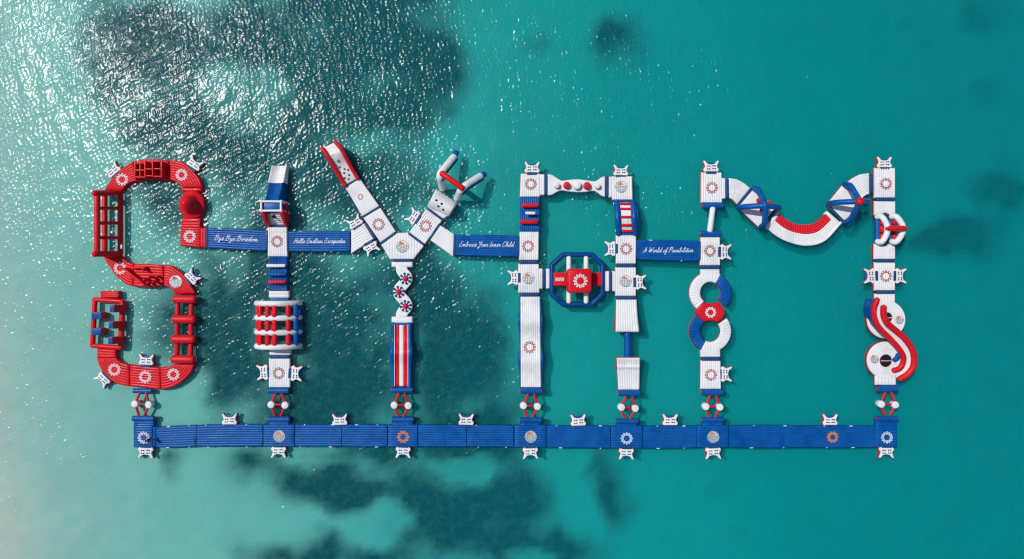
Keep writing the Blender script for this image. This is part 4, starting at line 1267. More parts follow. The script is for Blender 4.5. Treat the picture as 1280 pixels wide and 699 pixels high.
T = Thing('striped_slide', 'humped slide with red and white stripes and blue side tubes below the winding beam', 'slide', 502, 447)
hump = lambda y: 0.75 * math.exp(-((y - 441) / 9.5) ** 2)
for (x0, x1, m, nm_) in ((492.5, 498.9, 'red', 'red_lane'), (499.0, 504.0, 'white', 'white_lane'), (504.1, 510.8, 'red', 'red_lane')):
    strip(T, [(x0, 406), (x0, 483)], [(x1, 406), (x1, 483)], n=2 if m == 'red' else 1, mat=m, side=m, z=0.48, zf=lambda u, v: hump(406 + 77 * u), name=nm_, hull=nm_ + '_edge', smooth_u=40, depth=0.06, base=-0.1)
for (x, r) in ((491.4, .27), (512, .27)):
    P = [(x + (-1 if x < 500 else 1) * 0.8 * hump(y) / .75, y, 0.45 + 0.8 * hump(y)) for y in np.linspace(405, 485, 30)]
    tube(T, 'side_tube', [W(*p) for p in P], [r + 0.12 * hump(p[1]) for p in P], 'blue')
    ww = [W(x, y, 0) for y in np.linspace(405, 485, 30)]
    vv = []
    for q, p in zip(ww, P):
        d = 0.2
        for (dx, zz) in ((-d, -.15), (-d, p[2]), (d, p[2]), (d, -.15)):
            vv.append((W(*p).x + dx, q.y, zz))
    ff = [(i * 4 + j, i * 4 + (j + 1) % 4, (i + 1) * 4 + (j + 1) % 4, (i + 1) * 4 + j) for i in range(29) for j in range(4)]
    T.add('side_wall', vv, ff, 'blue')
for (x, r) in ((493.2, 0.035), (510.0, 0.035)):
    tube(T, 'piping', [W(x, y, 0.62 + hump(y)) for y in np.linspace(406, 483, 30)], 0.05, 'white', n=6)
rect(T, 490, 403.8, 514.4, 406.6, 'h', n=1, mat='blue', side='blue', z=0.5, name='end_deck', hull='end_hull')
roll(T, 489.2, 515.4, 487.6, r=0.36)

# ------------------------------------------------------------------ the left leg, top bridge and right leg of the arched letter
T = white_deck('white corner deck with red ring emblem at the upper left end of the button bridge', 651.6, 217.2, 674.4, 246, x2=650.4, ex=663.4, ey=230.2)
strip(T, [(674.9, 218), (674.9, 243.6)], [(680.4, 218.2), (680.4, 243.6)], n=2, mat='white', side='red', z=0.48, name='joint_deck', hull='joint_hull')
band(T, (682.4, 219), (682.4, 243), 4.0, 0.5)
T = Thing('button_bridge', 'white waisted bridge with five round white and red buttons across the top of the arch', 'bridge', 721, 232)
topE = [(684.6, 218.4), (690, 219), (697, 223.6), (703, 226.4), (710, 225.6), (721, 224.6), (732, 225.6), (741, 227), (746, 226.4), (752, 222.2), (756.4, 220.6)]
botE = [(684.6, 243.6), (690, 243), (697, 239), (703, 237.6), (710, 238.8), (721, 239.8), (732, 239.4), (741, 238.2), (746, 239.4), (752, 244), (756.4, 245.6)]
strip(T, topE, botE, n=2, mat='white', side='red', z=0.5, depth=0.03, smooth_u=50)
for (x, y, r, m) in ((696, 231.8, .36, 'white'), (708.4, 231.6, .42, 'red'), (721.2, 231.8, .50, 'white'), (733.8, 232.2, .44, 'red'), (746.7, 232.6, .35, 'white')):
    o = dome(T, 'button', x, y, r, 0.45, 0.68, m, prof=[(1.0, 0.0), (1.02, 0.5), (1.0, 0.82), (0.9, 0.96), (0.7, 1.0), (0.5, 1.0)], zref=0.9)
    dome(T, 'button_cap', x, y, r * .4, 1.11, 0.06, m, parent=o, n=12, zref=0.95)
T = white_deck('white corner deck with globe emblem at the upper right end of the button bridge', 765.2, 220.6, 790, 249.6, emblem='globe', ex=776.6, ey=233.8, x2=766, x3=790.6)
strip(T, [(760.8, 221), (760.8, 246.2)], [(764.8, 221), (764.8, 246.4)], n=2, mat='white', side='red', z=0.48, name='joint_deck', hull='joint_hull')
band(T, (758.9, 221.2), (758.9, 245.2), 4.0, 0.5)
T = Thing('hurdle_deck', 'blue deck with two red hurdle tubes and a short white one on the left leg', 'obstacle', 662, 268)
rect(T, 650.8, 246.8, 674.2, 289.4, 'v', n=9, mat='blue', side='blue', z=0.46, depth=0.05)
for (y, x0, x1, m, r, z) in ((256.8, 653.8, 671.4, 'red', .27, .95), (266.4, 658, 667.8, 'white', .19, 1.3), (277.2, 652, 670.6, 'red', .28, .95)):
    tube(T, 'hurdle', [W(x0, y, z), W((x0 + x1) / 2, y + .2, z), W(x1, y + .3, z)], r, m)
tube(T, 'hurdle_post', [W(662.8, 266.8, .3), W(662.8, 266.6, .8), W(662.8, 266.4, 1.25)], .12, 'white')
T = white_deck('white deck with red ring emblem at the right end of the third lettered bridge', 650, 290, 673.2, 325, ex=660.2, ey=308, x2=649.4, x3=672.8)
band(T, (650.4, 327.6), (672.4, 327.6), 4.4, 0.51)
T = white_deck('white deck with globe emblem left of the blue octagon', 648.4, 330.2, 673.2, 366, emblem='globe', ex=660.8, ey=348, x3=674)
strip(T, [(673.8, 336), (673.8, 361)], [(678, 336), (678, 361)], n=2, mat='white', side='red', z=0.48, name='joint_deck', hull='joint_hull')
band(T, (680.2, 337), (680.2, 360), 4.0, 0.49)
strip(T, [(682.4, 336.4), (682.4, 360.8)], [(687, 336.4), (687, 360.8)], n=1, mat='white', side='red', z=0.46, name='joint_deck', hull='joint_hull')
band(T, (650.4, 368.4), (673.2, 368.4), 4.2, 0.51)
T = Thing('wave_slide', 'long white wavy slide with blue side walls and red ring emblem on the left leg', 'slide', 663, 428)
wz = lambda u: 0.55 * math.exp(-((u - .27) / .10) ** 2) + 0.55 * math.exp(-((u - .70) / .11) ** 2)
strip(T, [(651, 371), (651.4, 484.4)], [(674.6, 371), (676, 484.4)], n=9, mat='white', side='blue', z=0.5, zf=lambda u, v: wz(u), smooth_u=70)
for (xa, xb) in ((650.0, 650.6), (675.4, 676.8)):
    P = []
    for i in range(40):
        u = i / 39
        k = 1.0 * wz(u) / .55
        P.append(W(xa + (xb - xa) * u + (-k if xa < 660 else k), 372 + 112 * u, 0.30 + 0.6 * wz(u)))
    tube(T, 'side_tube', P, [0.10 + 0.18 * wz(i / 39) for i in range(40)], 'blue', n=10)
ring_emblem(T, 662, 434, 0.74, z=0.6)
roll(T, 650.6, 677.4, 488.6, r=0.38)

T = Thing('octagon_tower', 'blue octagonal ring carrying a red padded box with white ring emblem', 'tower', 724, 350)
oc = [(704, 318.6), (740, 318.6), (753, 331.4), (753, 367.4), (740, 380.4), (704, 380.4), (690, 367.8), (690, 331.4)]
OW = [W(x, y, 0.42) for x, y in oc]
for i in range(8):
    a, b = OW[i], OW[(i + 1) % 8]
    tube(T, 'ring_tube', [a, a.lerp(b, .5), b], 0.33, 'deep_blue', n=14)
for x in (711, 732.6):
    tube(T, 'white_tube', [W(x, y, 0.78) for y in (322.5, 336, 350, 364, 377.5)], [0.30, .31, .31, .31, 0.30], 'white', n=12)
block(T, 'box_base', 724, 350.5, 29, 29, 0.3, 0.95, 'blue', r=0.3)
o = block(T, 'padded_box', 724.6, 351, 29.5, 29.5, 0.9, 2.7, 'red', r=0.34)
T.solid([(-50, -50, 0.5), (50, -50, .5), (50, 50, .5), (-50, 50, .5)], [(0, 1, 2, 3)])
class _Flat:
    def __init__(s, T, z): s.T, s.z = T, z
    def drop(s, x, y, default=0): return s.z
    def add(s, *a, **k): return s.T.add(*a, **k)
ring_emblem(_Flat(T, 2.703), 725.4, 351.2, 0.84, 'ink_white', 0.10, 12, z=2.7, parent=o)
for (x0, x1) in ((691.6, 708), (739.5, 753.2)):
    strip(T, [(x0, 341.4), (x1, 341.6)], [(x0, 357), (x1, 357.2)], n=5, mat='red', side='red', z=0.74, name='boarding_ramp', hull='ramp_hull', base=0.3)
c = W(699.6, 349.3, .75)
marks = [([(c.x - .55 + 1.1 * i / 48, c.y + .20 * math.tanh(2.2 * math.cos(2 * PI * 5 * i / 48))) for i in range(49)], False)]
v, f = stroke_mesh(_Flat(T, 0.77), marks, 0.07); T.add('ramp_print', v, f, 'ink_white', sharp=0)

T = Thing('stair_arch', 'blue sided arched stair with white treads and red rungs on the right leg', 'ladder', 781, 272)
sz = lambda u: 0.75 * math.sin(PI * u) ** 1.2
Lc, Rc = [(775.2, 253), (776.2, 272), (777.6, 291)], [(788, 253), (789, 272), (790.4, 291)]
strip(T, Lc, Rc, n=4, mat='white', side='white', z=0.4, zf=lambda u, v: sz(u), smooth_u=24, depth=0.04, name='stair_bed', hull='stair_side')
for x in (770.8, 791.6):
    tube(T, 'side_tube', [W(x + 2.8 * u - (0.3), 252 + 41 * u, 0.40 + 1.05 * sz(u)) for u in np.linspace(0, 1, 16)], 0.33, 'blue', n=12)
    q = [W(x + 2.8 * u, 252 + 41 * u, 0) for u in np.linspace(0, 1, 16)]
    vv = []
    for i, p in enumerate(q):
        zz = 0.4 + 1.05 * sz(i / 15)
        vv += [(p.x - .26, p.y, -.15), (p.x - .26, p.y, zz), (p.x + .26, p.y, zz), (p.x + .26, p.y, -.15)]
    ff = [(i * 4 + j, i * 4 + (j + 1) % 4, (i + 1) * 4 + (j + 1) % 4, (i + 1) * 4 + j) for i in range(15) for j in range(4)]
    T.add('side_wall', vv, ff, 'blue')
for u in (0.06, 0.22, 0.48, 0.74, 0.93):
    x = 775.6 + 2.4 * u; y = 252.5 + 39 * u
    z = 0.52 + sz(u)
    tube(T, 'rung', [W(x, y, z), W(x + 6, y + .2, z), W(x + 12.4, y, z)], 0.15, 'red', n=10)
for (x, y) in ((767.8, 254.6), (792.4, 254.8), (770.4, 288.6), (795.6, 290.6)):
    dome(T, 'corner_knob', x, y, 0.17, 0.2, 0.35, 'white', n=12)
rect(T, 768.2, 250.2, 790.8, 252.8, 'h', n=1, mat='blue', side='blue', z=0.44, name='end_deck', hull='end_hull')
rect(T, 771.6, 290.8, 795, 293.8, 'h', n=1, mat='blue', side='blue', z=0.44, name='end_deck', hull='end_hull')
T = white_deck('white deck with red ring emblem at the left end of the last lettered bridge', 770.6, 294.2, 795, 329.6, ex=782.8, ey=311.2, x3=794.6)
band(T, (771.4, 331.9), (794, 331.9), 4.0, 0.51)
T = white_deck('white deck with globe emblem right of the blue octagon', 770, 334.4, 794.8, 370, emblem='globe', ex=782.2, ey=351.6)
strip(T, [(755.4, 339.4), (755.4, 364)], [(761.4, 339.4), (761.4, 364)], n=2, mat='white', side='red', z=0.46, name='joint_deck', hull='joint_hull')
band(T, (763.4, 340.4), (763.4, 363.4), 3.8, 0.49)
strip(T, [(765.4, 339.4), (765.4, 364)], [(769.6, 339.4), (769.6, 364)], n=2, mat='white', side='red', z=0.48, name='joint_deck', hull='joint_hull')
band(T, (771.2, 372.2), (794, 372.2), 4.0, 0.51)
T = Thing('jump_ramp', 'white rising ramp with red side above the blue balance tube', 'ramp', 783, 394)
strip(T, [(771, 374.8), (770.6, 396), (770.4, 414.6)], [(795.2, 374.8), (796.4, 396), (798.4, 414.6)], n=9, mat='white', side='red', skirt=0.1, z=0.5, zf=lambda u, v: 1.1 * u * u * (3 - 2 * u), smooth_u=24)
T = Thing('balance_tube', 'blue balance tube bridging the gap between two white ramps', 'tube', 784, 431)
tube(T, 'tube', [W(784.4, y, 0.42) for y in (413, 424, 436, 450)], 0.44, 'blue', n=18)
T = Thing('jump_ramp', 'white falling ramp with red side below the blue balance tube', 'ramp', 785, 468)
strip(T, [(771.6, 448.2), (772.2, 460), (773.8, 487)], [(799.4, 448.2), (799.2, 460), (798.6, 487)], n=9, mat='white', side='red', skirt=0.1, z=0.5, zf=lambda u, v: 0.95 * (1 - u) ** 2 + 0.16 * math.exp(-((u - .28) / .05) ** 2), smooth_u=34)
roll(T, 773.2, 799.6, 491.4, r=0.40)

# ------------------------------------------------------------------ the winding letter on the right
T = white_deck('white top deck with red ring emblem left of the first arched dome deck', 877.4, 215.8, 902, 253.2, ex=890, ey=234.8, x2=877.2, x3=902.6)
strip(T, [(902.5, 222.8), (902.6, 248.4)], [(906.6, 223), (906.8, 248.2)], n=2, mat='white', side='red', z=0.48, name='joint_deck', hull='joint_hull')
band(T, (909, 223.6), (909.4, 247.2), 3.8, 0.5)
roll(T, 878.2, 903, 257.2, r=0.38)
T = Thing('balance_tube', 'white balance tube between two white decks left of the first dome', 'tube', 889, 274)
tube(T, 'tube', [W(890.8 - 3.6 * t, 261 + 27.5 * t, 0.55) for t in (0, .3, .7, 1)], 0.35, 'white', n=16)
T = white_deck('white deck with red ring emblem at the right end of the last lettered bridge', 876.8, 296.8, 899.8, 331.6, ex=887.6, ey=313.8, x2=876, x3=900.2)
roll(T, 875.4, 901, 292.2, r=0.39)
band(T, (876.6, 334.2), (899.2, 334.2), 4.2, 0.51)

T = Thing('figure_eight_ring', 'white and blue figure of eight ring deck with red middle', 'deck', 888, 390)
CU, CD = (888.6, 366.2), (888.4, 414.2)
RO, RI = 25.8, 13.2
def ring_sector(c, a0, a1, mat, n, nm_, yi=1.0):
    N_ = 18
    outer = [(c[0] + RO * math.cos(math.radians(a)), c[1] - RO * math.sin(math.radians(a))) for a in np.linspace(a0, a1, N_)]
    inner = [(c[0] + RI * math.cos(math.radians(a)), c[1] - RI * 1.06 * math.sin(math.radians(a))) for a in np.linspace(a0, a1, N_)]
    strip(T, outer, inner, n=n, along=False, mat=mat, side='red', skirt=0.14, z=0.5, name=nm_, hull=nm_ + '_hull', depth=0.07, width=1.2)
ring_sector(CU, 62, 229, 'white', 17, 'white_sector')
ring_sector(CU, -37, 60, 'blue', 12, 'blue_sector')
ring_sector(CD, 131, 242, 'blue', 13, 'blue_sector')
ring_sector(CD, 244, 397, 'white', 16, 'white_sector')
tp = [(870.8, 389.4), (876.0, 381.6), (880, 378.8), (888.4, 380.6), (897, 378.6), (901.4, 381.2), (905.4, 388.4)]
bt = [(870.8, 391.6), (876.0, 399), (880, 402.2), (888.4, 400.4), (897, 402.4), (901.4, 400.2), (905.4, 392.2)]
poly_cols(T, tp, bt, n=2, mat='red', side='red', z=0.53, name='red_middle', hull='red_middle_hull', depth=0.03, smooth_u=8, length=2.0)
ring_emblem(T, 888.2, 390.6, 0.66, 'ink_white', 0.11, 10)
strip(T, [(876.8, 337), (876.6, 343.6)], [(899.6, 337), (900, 343.4)], n=3, along=False, mat='white', side='red', z=0.5, name='upper_deck', hull='upper_hull')
strip(T, [(876.2, 438.4), (876.8, 446)], [(900.4, 437.8), (900.6, 446)], n=3, along=False, mat='white', side='red', z=0.5, name='lower_deck', hull='lower_hull')
T = white_deck('white deck with red ring emblem below the figure of eight ring', 876.8, 451.4, 900.6, 486.4, ex=888.8, ey=468.8, x2=876.4, x3=901.2)
band(T, (877.4, 448.8), (900.2, 448.8), 4.2, 0.51)
roll(T, 877, 903.4, 490.4, r=0.39)

def dome_frame(lab, corners, foot, apex, zap, knob=None, extra=()):
    T = Thing('arched_dome_deck', lab, 'deck', sum(c[0] for c in corners) / 4, sum(c[1] for c in corners) / 4, 'white decks under blue crossed arches')
    l, t, r, b = corners
    strip(T, [l, b], [t, r], n=9, mat='white', side='red', z=0.5, skirt=0.16)
    A = W(*apex, zap)
    F = [W(*f, 0.6) for f in foot]
    for i, (p, q) in enumerate(((F[0], F[2]), (F[1], F[3]))):
        top = A + Vector((0, 0, 0.06 * i))
        pts = []
        for s, e in ((p, 1), (q, -1)):
            seg = [s, s.lerp(top, .10) + Vector((0, 0, .9)), s.lerp(top, .42) + Vector((0, 0, .72)), s.lerp(top, .75) + Vector((0, 0, .34)), top]
            seg = [tuple(x) for x in seg]
            pts = seg if e == 1 else pts + seg[::-1][1:]
        P = [Vector(x) for x in cr(pts, 26)]
        tube(T, 'arch', P, 0.34, 'blue', n=12)
    for s in F:
        tube(T, 'foot_pad', [s + Vector((0, 0, -.25)), s + Vector((0, 0, -.02))], 0.24, 'red', 'flat', n=12)
    return T, A
T, A = dome_frame('white deck under crossed blue arches with red buoys at the left shoulder', [(922.6, 258.4), (940.6, 236.6), (969.6, 260.6), (950.2, 284.4)],
                  [(923, 259.8), (942.6, 235.6), (971.6, 261.0), (951.4, 283.4)], (956.2, 257.2), 3.0)
band(T, (922.2, 256.6), (939.2, 236.4), 3.6, 0.52)
band(T, (959.6, 275), (969.2, 262.4), 3.2, 0.52)
for (x, y) in ((948.4, 250.4), (952.6, 262.4), (961.0, 253.4)):
    tube(T, 'buoy', [W(x, y, .45), W(x, y, .9), W(x, y, 1.2)], .3, 'red', n=14)
T = Thing('curved_deck', 'white curved deck between the top deck and the first arched dome deck', 'deck', 924, 238, WDG)
strip(T, [(911.2, 223), (919, 223.6), (928.4, 228), (938, 235.4)], [(911.8, 247), (916, 248.6), (919, 251.4), (922.0, 255)], n=9, mat='white', side='red', z=0.5)

T = Thing('trampoline_curve', 'curved red and white quilted deck hanging between the two dome decks', 'deck', 1008, 290)
inn = [(972.4, 264.8), (980, 272.4), (992, 279), (1008, 281), (1022, 277), (1034.8, 264.6)]
mid = [(966.2, 273.6), (976, 282.2), (989, 289.4), (1008, 292.8), (1024, 288.6), (1042.2, 271.8)]
outr = [(958.8, 283.4), (970, 293.2), (986, 301.4), (1008, 306), (1030, 300.4), (1050.8, 278.4)]
def quilted(A_, B_, mat, nm_, nu, nv, side):
    a, b = cr(A_, 200), cr(B_, 200)
    def P(u, v):
        i = min(int(u * 199), 199)
        return a[i] * (1 - v) + b[i] * v
    us, vs_ = np.linspace(0, 1, nu * 4 + 1), np.linspace(0, 1, nv * 4 + 1)
    vv = []
    for u in us:
        for v in vs_:
            p = P(u, v)
            vv.append(W(p[0], p[1], 0.46 + 0.075 * abs(math.sin(u * PI * nu)) * abs(math.sin(v * PI * nv))))
    m = len(vs_)
    ff = [(i * m + j, i * m + j + 1, (i + 1) * m + j + 1, (i + 1) * m + j) for i in range(len(us) - 1) for j in range(m - 1)]
    loop = list(range(m)) + [i * m + m - 1 for i in range(1, len(us))] + [(len(us) - 1) * m + j for j in range(m - 2, -1, -1)] + [i * m for i in range(len(us) - 2, 0, -1)]
    b0 = len(vv)
    vv += [Vector((vv[i].x, vv[i].y, -.2)) for i in loop]
    ff += [(loop[i], loop[(i + 1) % len(loop)], b0 + (i + 1) % len(loop), b0 + i) for i in range(len(loop))]
    T.add(nm_, vv, ff, mat, sharp=60)
def cut(E_, t0, t1):
    q = cr(E_, 100); return [tuple(p) for p in q[int(t0 * 99):int(t1 * 99) + 1:9]] + [tuple(q[int(t1 * 99)])]
quilted(cut(inn, .045, .955), cut(mid, .045, .955), 'red', 'red_bed', 24, 4, 'red')
quilted(cut(mid, .045, .955), cut(outr, .045, .955), 'white', 'white_bed', 26, 4, 'white')
for (t0, t1) in ((0, .042), (.958, 1.0)):
    a, b = cr(inn, 100), cr(outr, 100)
    i0, i1 = int(t0 * 99), int(t1 * 99)
    strip(T, [tuple(a[i0]), tuple(a[i1])], [tuple(b[i0]), tuple(b[i1])], n=1, along=False, mat='white', side='white', z=0.5, name='end_deck', hull='end_hull')
tube(T, 'outer_edge', [W(x, y, 0.42) for x, y in cr(outr, 30)], 0.16, 'white', n=10)
T, A = dome_frame('white deck under crossed blue arches with a red ball on top at the right shoulder', [(1035, 255.6), (1054.6, 231.6), (1078.4, 253.0), (1055.2, 277.4)],
                  [(1036, 254.6), (1056, 231), (1081.5, 252.8), (1056.4, 278.0)], (1074.4, 251.8), 3.3)
v = W(1074.4, 251.8, 3.55)
o = dome(T, 'apex_ball', 1074.4, 251.8, 0.50, 3.15, 0.85, 'red', prof=[(0.3, 0.0), (0.8, 0.18), (1.0, 0.5), (0.8, 0.82), (0.35, 0.97)], zref=3.55)
band(T, (1037.4, 259.4), (1054.0, 276.6), 3.4, 0.52)
T = Thing('curved_deck', 'white curved deck between the second arched dome deck and the far right column', 'deck', 1076, 230, WDG)
strip(T, [(1057.5, 230.4), (1065, 224.4), (1074, 219), (1086.8, 216.8)], [(1077.8, 248.2), (1080.4, 245.2), (1083.6, 243.2), (1086.8, 242.2)], n=9, mat='white', side='red', z=0.5)
band(T, (1089.4, 218.4), (1089.4, 241.2), 3.8, 0.51)

T = white_deck('white topmost deck with red ring emblem in the far right column', 1094.2, 210.2, 1119, 247, ex=1107.4, ey=229.8)
band(T, (1096.4, 249.2), (1118, 249.2), 3.8, 0.51)
T = Thing('plain_deck', 'plain white deck with a notch above the rocking gate', 'deck', 1106, 260, WDG)
poly_cols(T, [(1094, 251.8), (1119, 251.8)], [(1094, 268.6), (1102.5, 268.6), (1105, 266), (1109, 266), (1111.5, 268.6), (1119, 268.6)], n=2, along=True, mat='white', side='red', z=0.5, depth=0.03, length=1.7)
T = Thing('rocking_gate', 'pair of white bent rocker arms joined by a red bar in the right column', 'obstacle', 1112, 286)
for (x0, xm, xb) in ((1096.4, 1108.4, 1094.6), (1114.6, 1127.8, 1110.6)):
    ZR = 1.25
    P = [W(x0, 271, ZR - .5), W(x0 + 6, 271.2, ZR), W(xm, 281, ZR + .15), W(xm + .6, 286.4, ZR + .2), W(xm, 292, ZR + .15), W(x0 + 6.4, 302, ZR), W(x0 + .4, 302.2, ZR - .5)]
    P = [Vector(p) for p in cr([tuple(p) for p in P], 24)]
    tube(T, 'rocker_arm', P, 0.36, 'white', n=12)
    tube(T, 'water_beam', [W(xb + 2.0, y, 0.3) for y in (272, 279, 286.5, 294, 301)], 0.38, 'blue', n=12)
    for y in (276.4, 286.6, 296.6):
        tube(T, 'buffer', [W(xb + 7.4, y - 2.6, 0.7), W(xb + 7.6, y, 0.75), W(xb + 7.4, y + 2.6, 0.7)], 0.27, 'red', n=12)
        block(T, 'buffer_strap', xb + 6, y + (5 if y < 290 else -5), 6, 2.4, 0.1, 0.6, 'navy', r=0.05)
a, b = W(1108, 285.4, 2.0), W(1131.5, 285.6, 2.0)
tube(T, 'joining_bar', [a, a.lerp(b, .15), a.lerp(b, .4), a.lerp(b, .75), b], [.16, .30, .36, .35, .3], 'red', n=12)
T = Thing('plain_deck', 'plain white deck with a notch below the rocking gate', 'deck', 1106, 314, WDG)
poly_cols(T, [(1093.6, 305.2), (1101.5, 305.2), (1104.5, 308), (1109, 308), (1112, 305.2), (1118.8, 305.2)], [(1093.6, 323.8), (1118.8, 323.8)], n=2, along=True, mat='white', side='red', z=0.5, depth=0.03, length=1.8)
T = white_deck('white deck with red ring emblem above the winding slide', 1094.2, 328.4, 1119, 363, ex=1107.4, ey=345.4)
band(T, (1096.4, 326), (1118.2, 326), 3.8, 0.51)
band(T, (1096.6, 365.2), (1118, 365.2), 3.8, 0.51)

T = Thing('winding_slide', 'white double disc deck with a red and white winding slide across it', 'slide', 1108, 425)
rect(T, 1094.6, 367.8, 1118.8, 380, 'v', n=6, mat='white', side='red', z=0.5, name='upper_deck', hull='upper_hull')
rect(T, 1095.2, 466, 1120, 481.4, 'v', n=6, mat='white', side='red', z=0.5, name='lower_deck', hull='lower_hull')
for (c, r, hole, hx) in (((1108.4, 399.6), 23.4, 6.6, (1109.4, 397.4)), ((1107.4, 450.4), 22.6, 7.8, (1107.8, 451.2))):
    NA = 72
    vv, ff = [], []
    cw = W(c[0], c[1], .5); hw = W(hx[0], hx[1], .5)
    fr_ = [0.0] + [x for k in range(6) for x in ((k + .08) / 6, (k + .3) / 6, (k + .5) / 6, (k + .7) / 6, (k + .92) / 6)] + [1.0]
    rows = [(0.0, -0.6), (0.0, -0.1)]
    for t in fr_:
        rows.append((t, -0.09 * (1 - rib((t * 6) % 1.0 if t < 1 else 1.0))))
    for (t, dz) in rows:
        rr = hole * MPP + (r - hole) * MPP * t
        cc = hw.lerp(cw, t)
        for k in range(NA):
            a = 2 * PI * k / NA
            vv.append(Vector((cc.x + rr * math.cos(a), cc.y + rr * math.sin(a), 0.53 + dz)))
    rr = r * MPP
    for (e, zz) in ((0.05, 0.36), (0.05, 0.3)):
        for k in range(NA):
            a = 2 * PI * k / NA
            vv.append(Vector((cw.x + (rr + e) * math.cos(a), cw.y + (rr + e) * math.sin(a), zz)))
    n_r = len(rows) + 2
    for i in range(n_r - 1):
        for k in range(NA):
            k2 = (k + 1) % NA
            ff.append((i * NA + k, i * NA + k2, (i + 1) * NA + k2, (i + 1) * NA + k))
    o = T.add('disc_deck', vv, ff, 'white', sharp=50); T.solid(vv, ff)
    hv = []
    for (e, zz) in ((0.06, 0.33), (0.11, 0.15), (0.06, -0.2)):
        for k in range(NA):
            a = 2 * PI * k / NA
            hv.append(Vector((cw.x + (rr + e) * math.cos(a), cw.y + (rr + e) * math.sin(a), zz)))
    hf = [(i * NA + k, i * NA + (k + 1) % NA, (i + 1) * NA + (k + 1) % NA, (i + 1) * NA + k) for i in range(2) for k in range(NA)]
    T.add('disc_hull', hv, hf, 'red', o)
    pts = [(hw.x + hole * MPP * 1.05 * math.cos(a), hw.y + hole * MPP * 1.05 * math.sin(a)) for a in np.linspace(0, 2 * PI, 33)[:-1]]
    v, f = round_prism(pts, 0.1, 0.30, 0.02, 1)
    T.add('hole_net', v, f, 'black', o)
    block(T, 'net_bar', hx[0], hx[1], hole * 1.8, 1.6, 0.28, 0.36, 'red', r=0.05, parent=o, zref=.36)
    block(T, 'net_bar', hx[0], hx[1], hole * 1.7, 0.6, 0.35, 0.38, 'white', r=0.03, parent=o, zref=.36)
globe_emblem(T, 1124.4, 400, 0.50)
globe_emblem(T, 1093.2, 449, 0.50)
# S-shaped slide: white lane between red rails, standing on a blue wall
cw_ = cr([(1100.2, 375.5), (1098.4, 387), (1101.5, 402), (1113.5, 416.8), (1127, 430), (1135.4, 443), (1132.6, 457.5), (1122, 468.6)], 60)
lf = cr([(1096.5, 374.5), (1092.4, 386), (1093.2, 398), (1099.6, 410.5), (1111, 421.8), (1124, 436.4), (1129.6, 447.8), (1125.6, 459.6), (1115.4, 463.8)], 60)
rt = cr([(1104.5, 384), (1104.6, 395), (1109.5, 404.4), (1119, 412.6), (1131.6, 424), (1141.2, 439.6), (1142, 456.6), (1135, 467.6), (1123.2, 474.6)], 60)
zS = lambda u: 1.85 * (1 - u) ** 1.15 + 0.55
def ribbon(A_, B_, dz, mat, nm_, z0=None):
    vv, ff = [], []
    for i in range(60):
        u = i / 59; z = zS(u) + dz
        a, b = W(A_[i][0], A_[i][1], z), W(B_[i][0], B_[i][1], z)
        vv += [(a.x, a.y, 0.2), (a.x, a.y, z), ((a.x + b.x) / 2, (a.y + b.y) / 2, z - 0.06), (b.x, b.y, z), (b.x, b.y, 0.2)]
    ff = [(i * 5 + j, i * 5 + j + 1, (i + 1) * 5 + j + 1, (i + 1) * 5 + j) for i in range(59) for j in range(4)]
    ff += [(0, 1, 2, 3, 4), tuple(59 * 5 + j for j in range(5))]
    return T.add(nm_, vv, ff, mat, sharp=40)
ribbon(lf, rt, -0.05, 'white', 'slide_lane')
def wall(A_, off_, nm_, mat, u1=1.0):
    vv, ff = [], []
    n_ = int(59 * u1) + 1
    for i in range(n_):
        u = i / 59; z = zS(u)
        p0, p1 = A_[max(i - 1, 0)], A_[min(i + 1, 59)]
        t = np.array(p1) - np.array(p0); t /= np.linalg.norm(t); nn_ = np.array((-t[1], t[0])) * off_
        a = W(A_[i][0] + nn_[0], A_[i][1] + nn_[1], z); b = W(A_[i][0], A_[i][1], z)
        vv += [(a.x, a.y, -.15), (a.x, a.y, z), (b.x, b.y, z), (b.x, b.y, -.15)]
    ff = [(i * 4 + j, i * 4 + (j + 1) % 4, (i + 1) * 4 + (j + 1) % 4, (i + 1) * 4 + j) for i in range(n_ - 1) for j in range(4)]
    ff += [(0, 1, 2, 3), tuple((n_ - 1) * 4 + j for j in (3, 2, 1, 0))]
    T.add(nm_, vv, ff, mat)
wall(lf, 1.2, 'slide_wall', 'blue', .42)
tube(T, 'slide_rail', [W(lf[i][0], lf[i][1], zS(i / 59) + 0.10) for i in range(0, 60, 2)], 0.33, 'red', n=12)
tube(T, 'slide_rail', [W(rt[i][0], rt[i][1], zS(i / 59) + 0.10) for i in range(0, 60, 2)], 0.37, 'red', n=12)
tube(T, 'slide_foot', [W(1118, 450, .5), W(1121, 448, .6), W(1123, 444, .7)], 0.32, 'blue')
roll(T, 1096.4, 1121.4, 485.8, r=0.40)

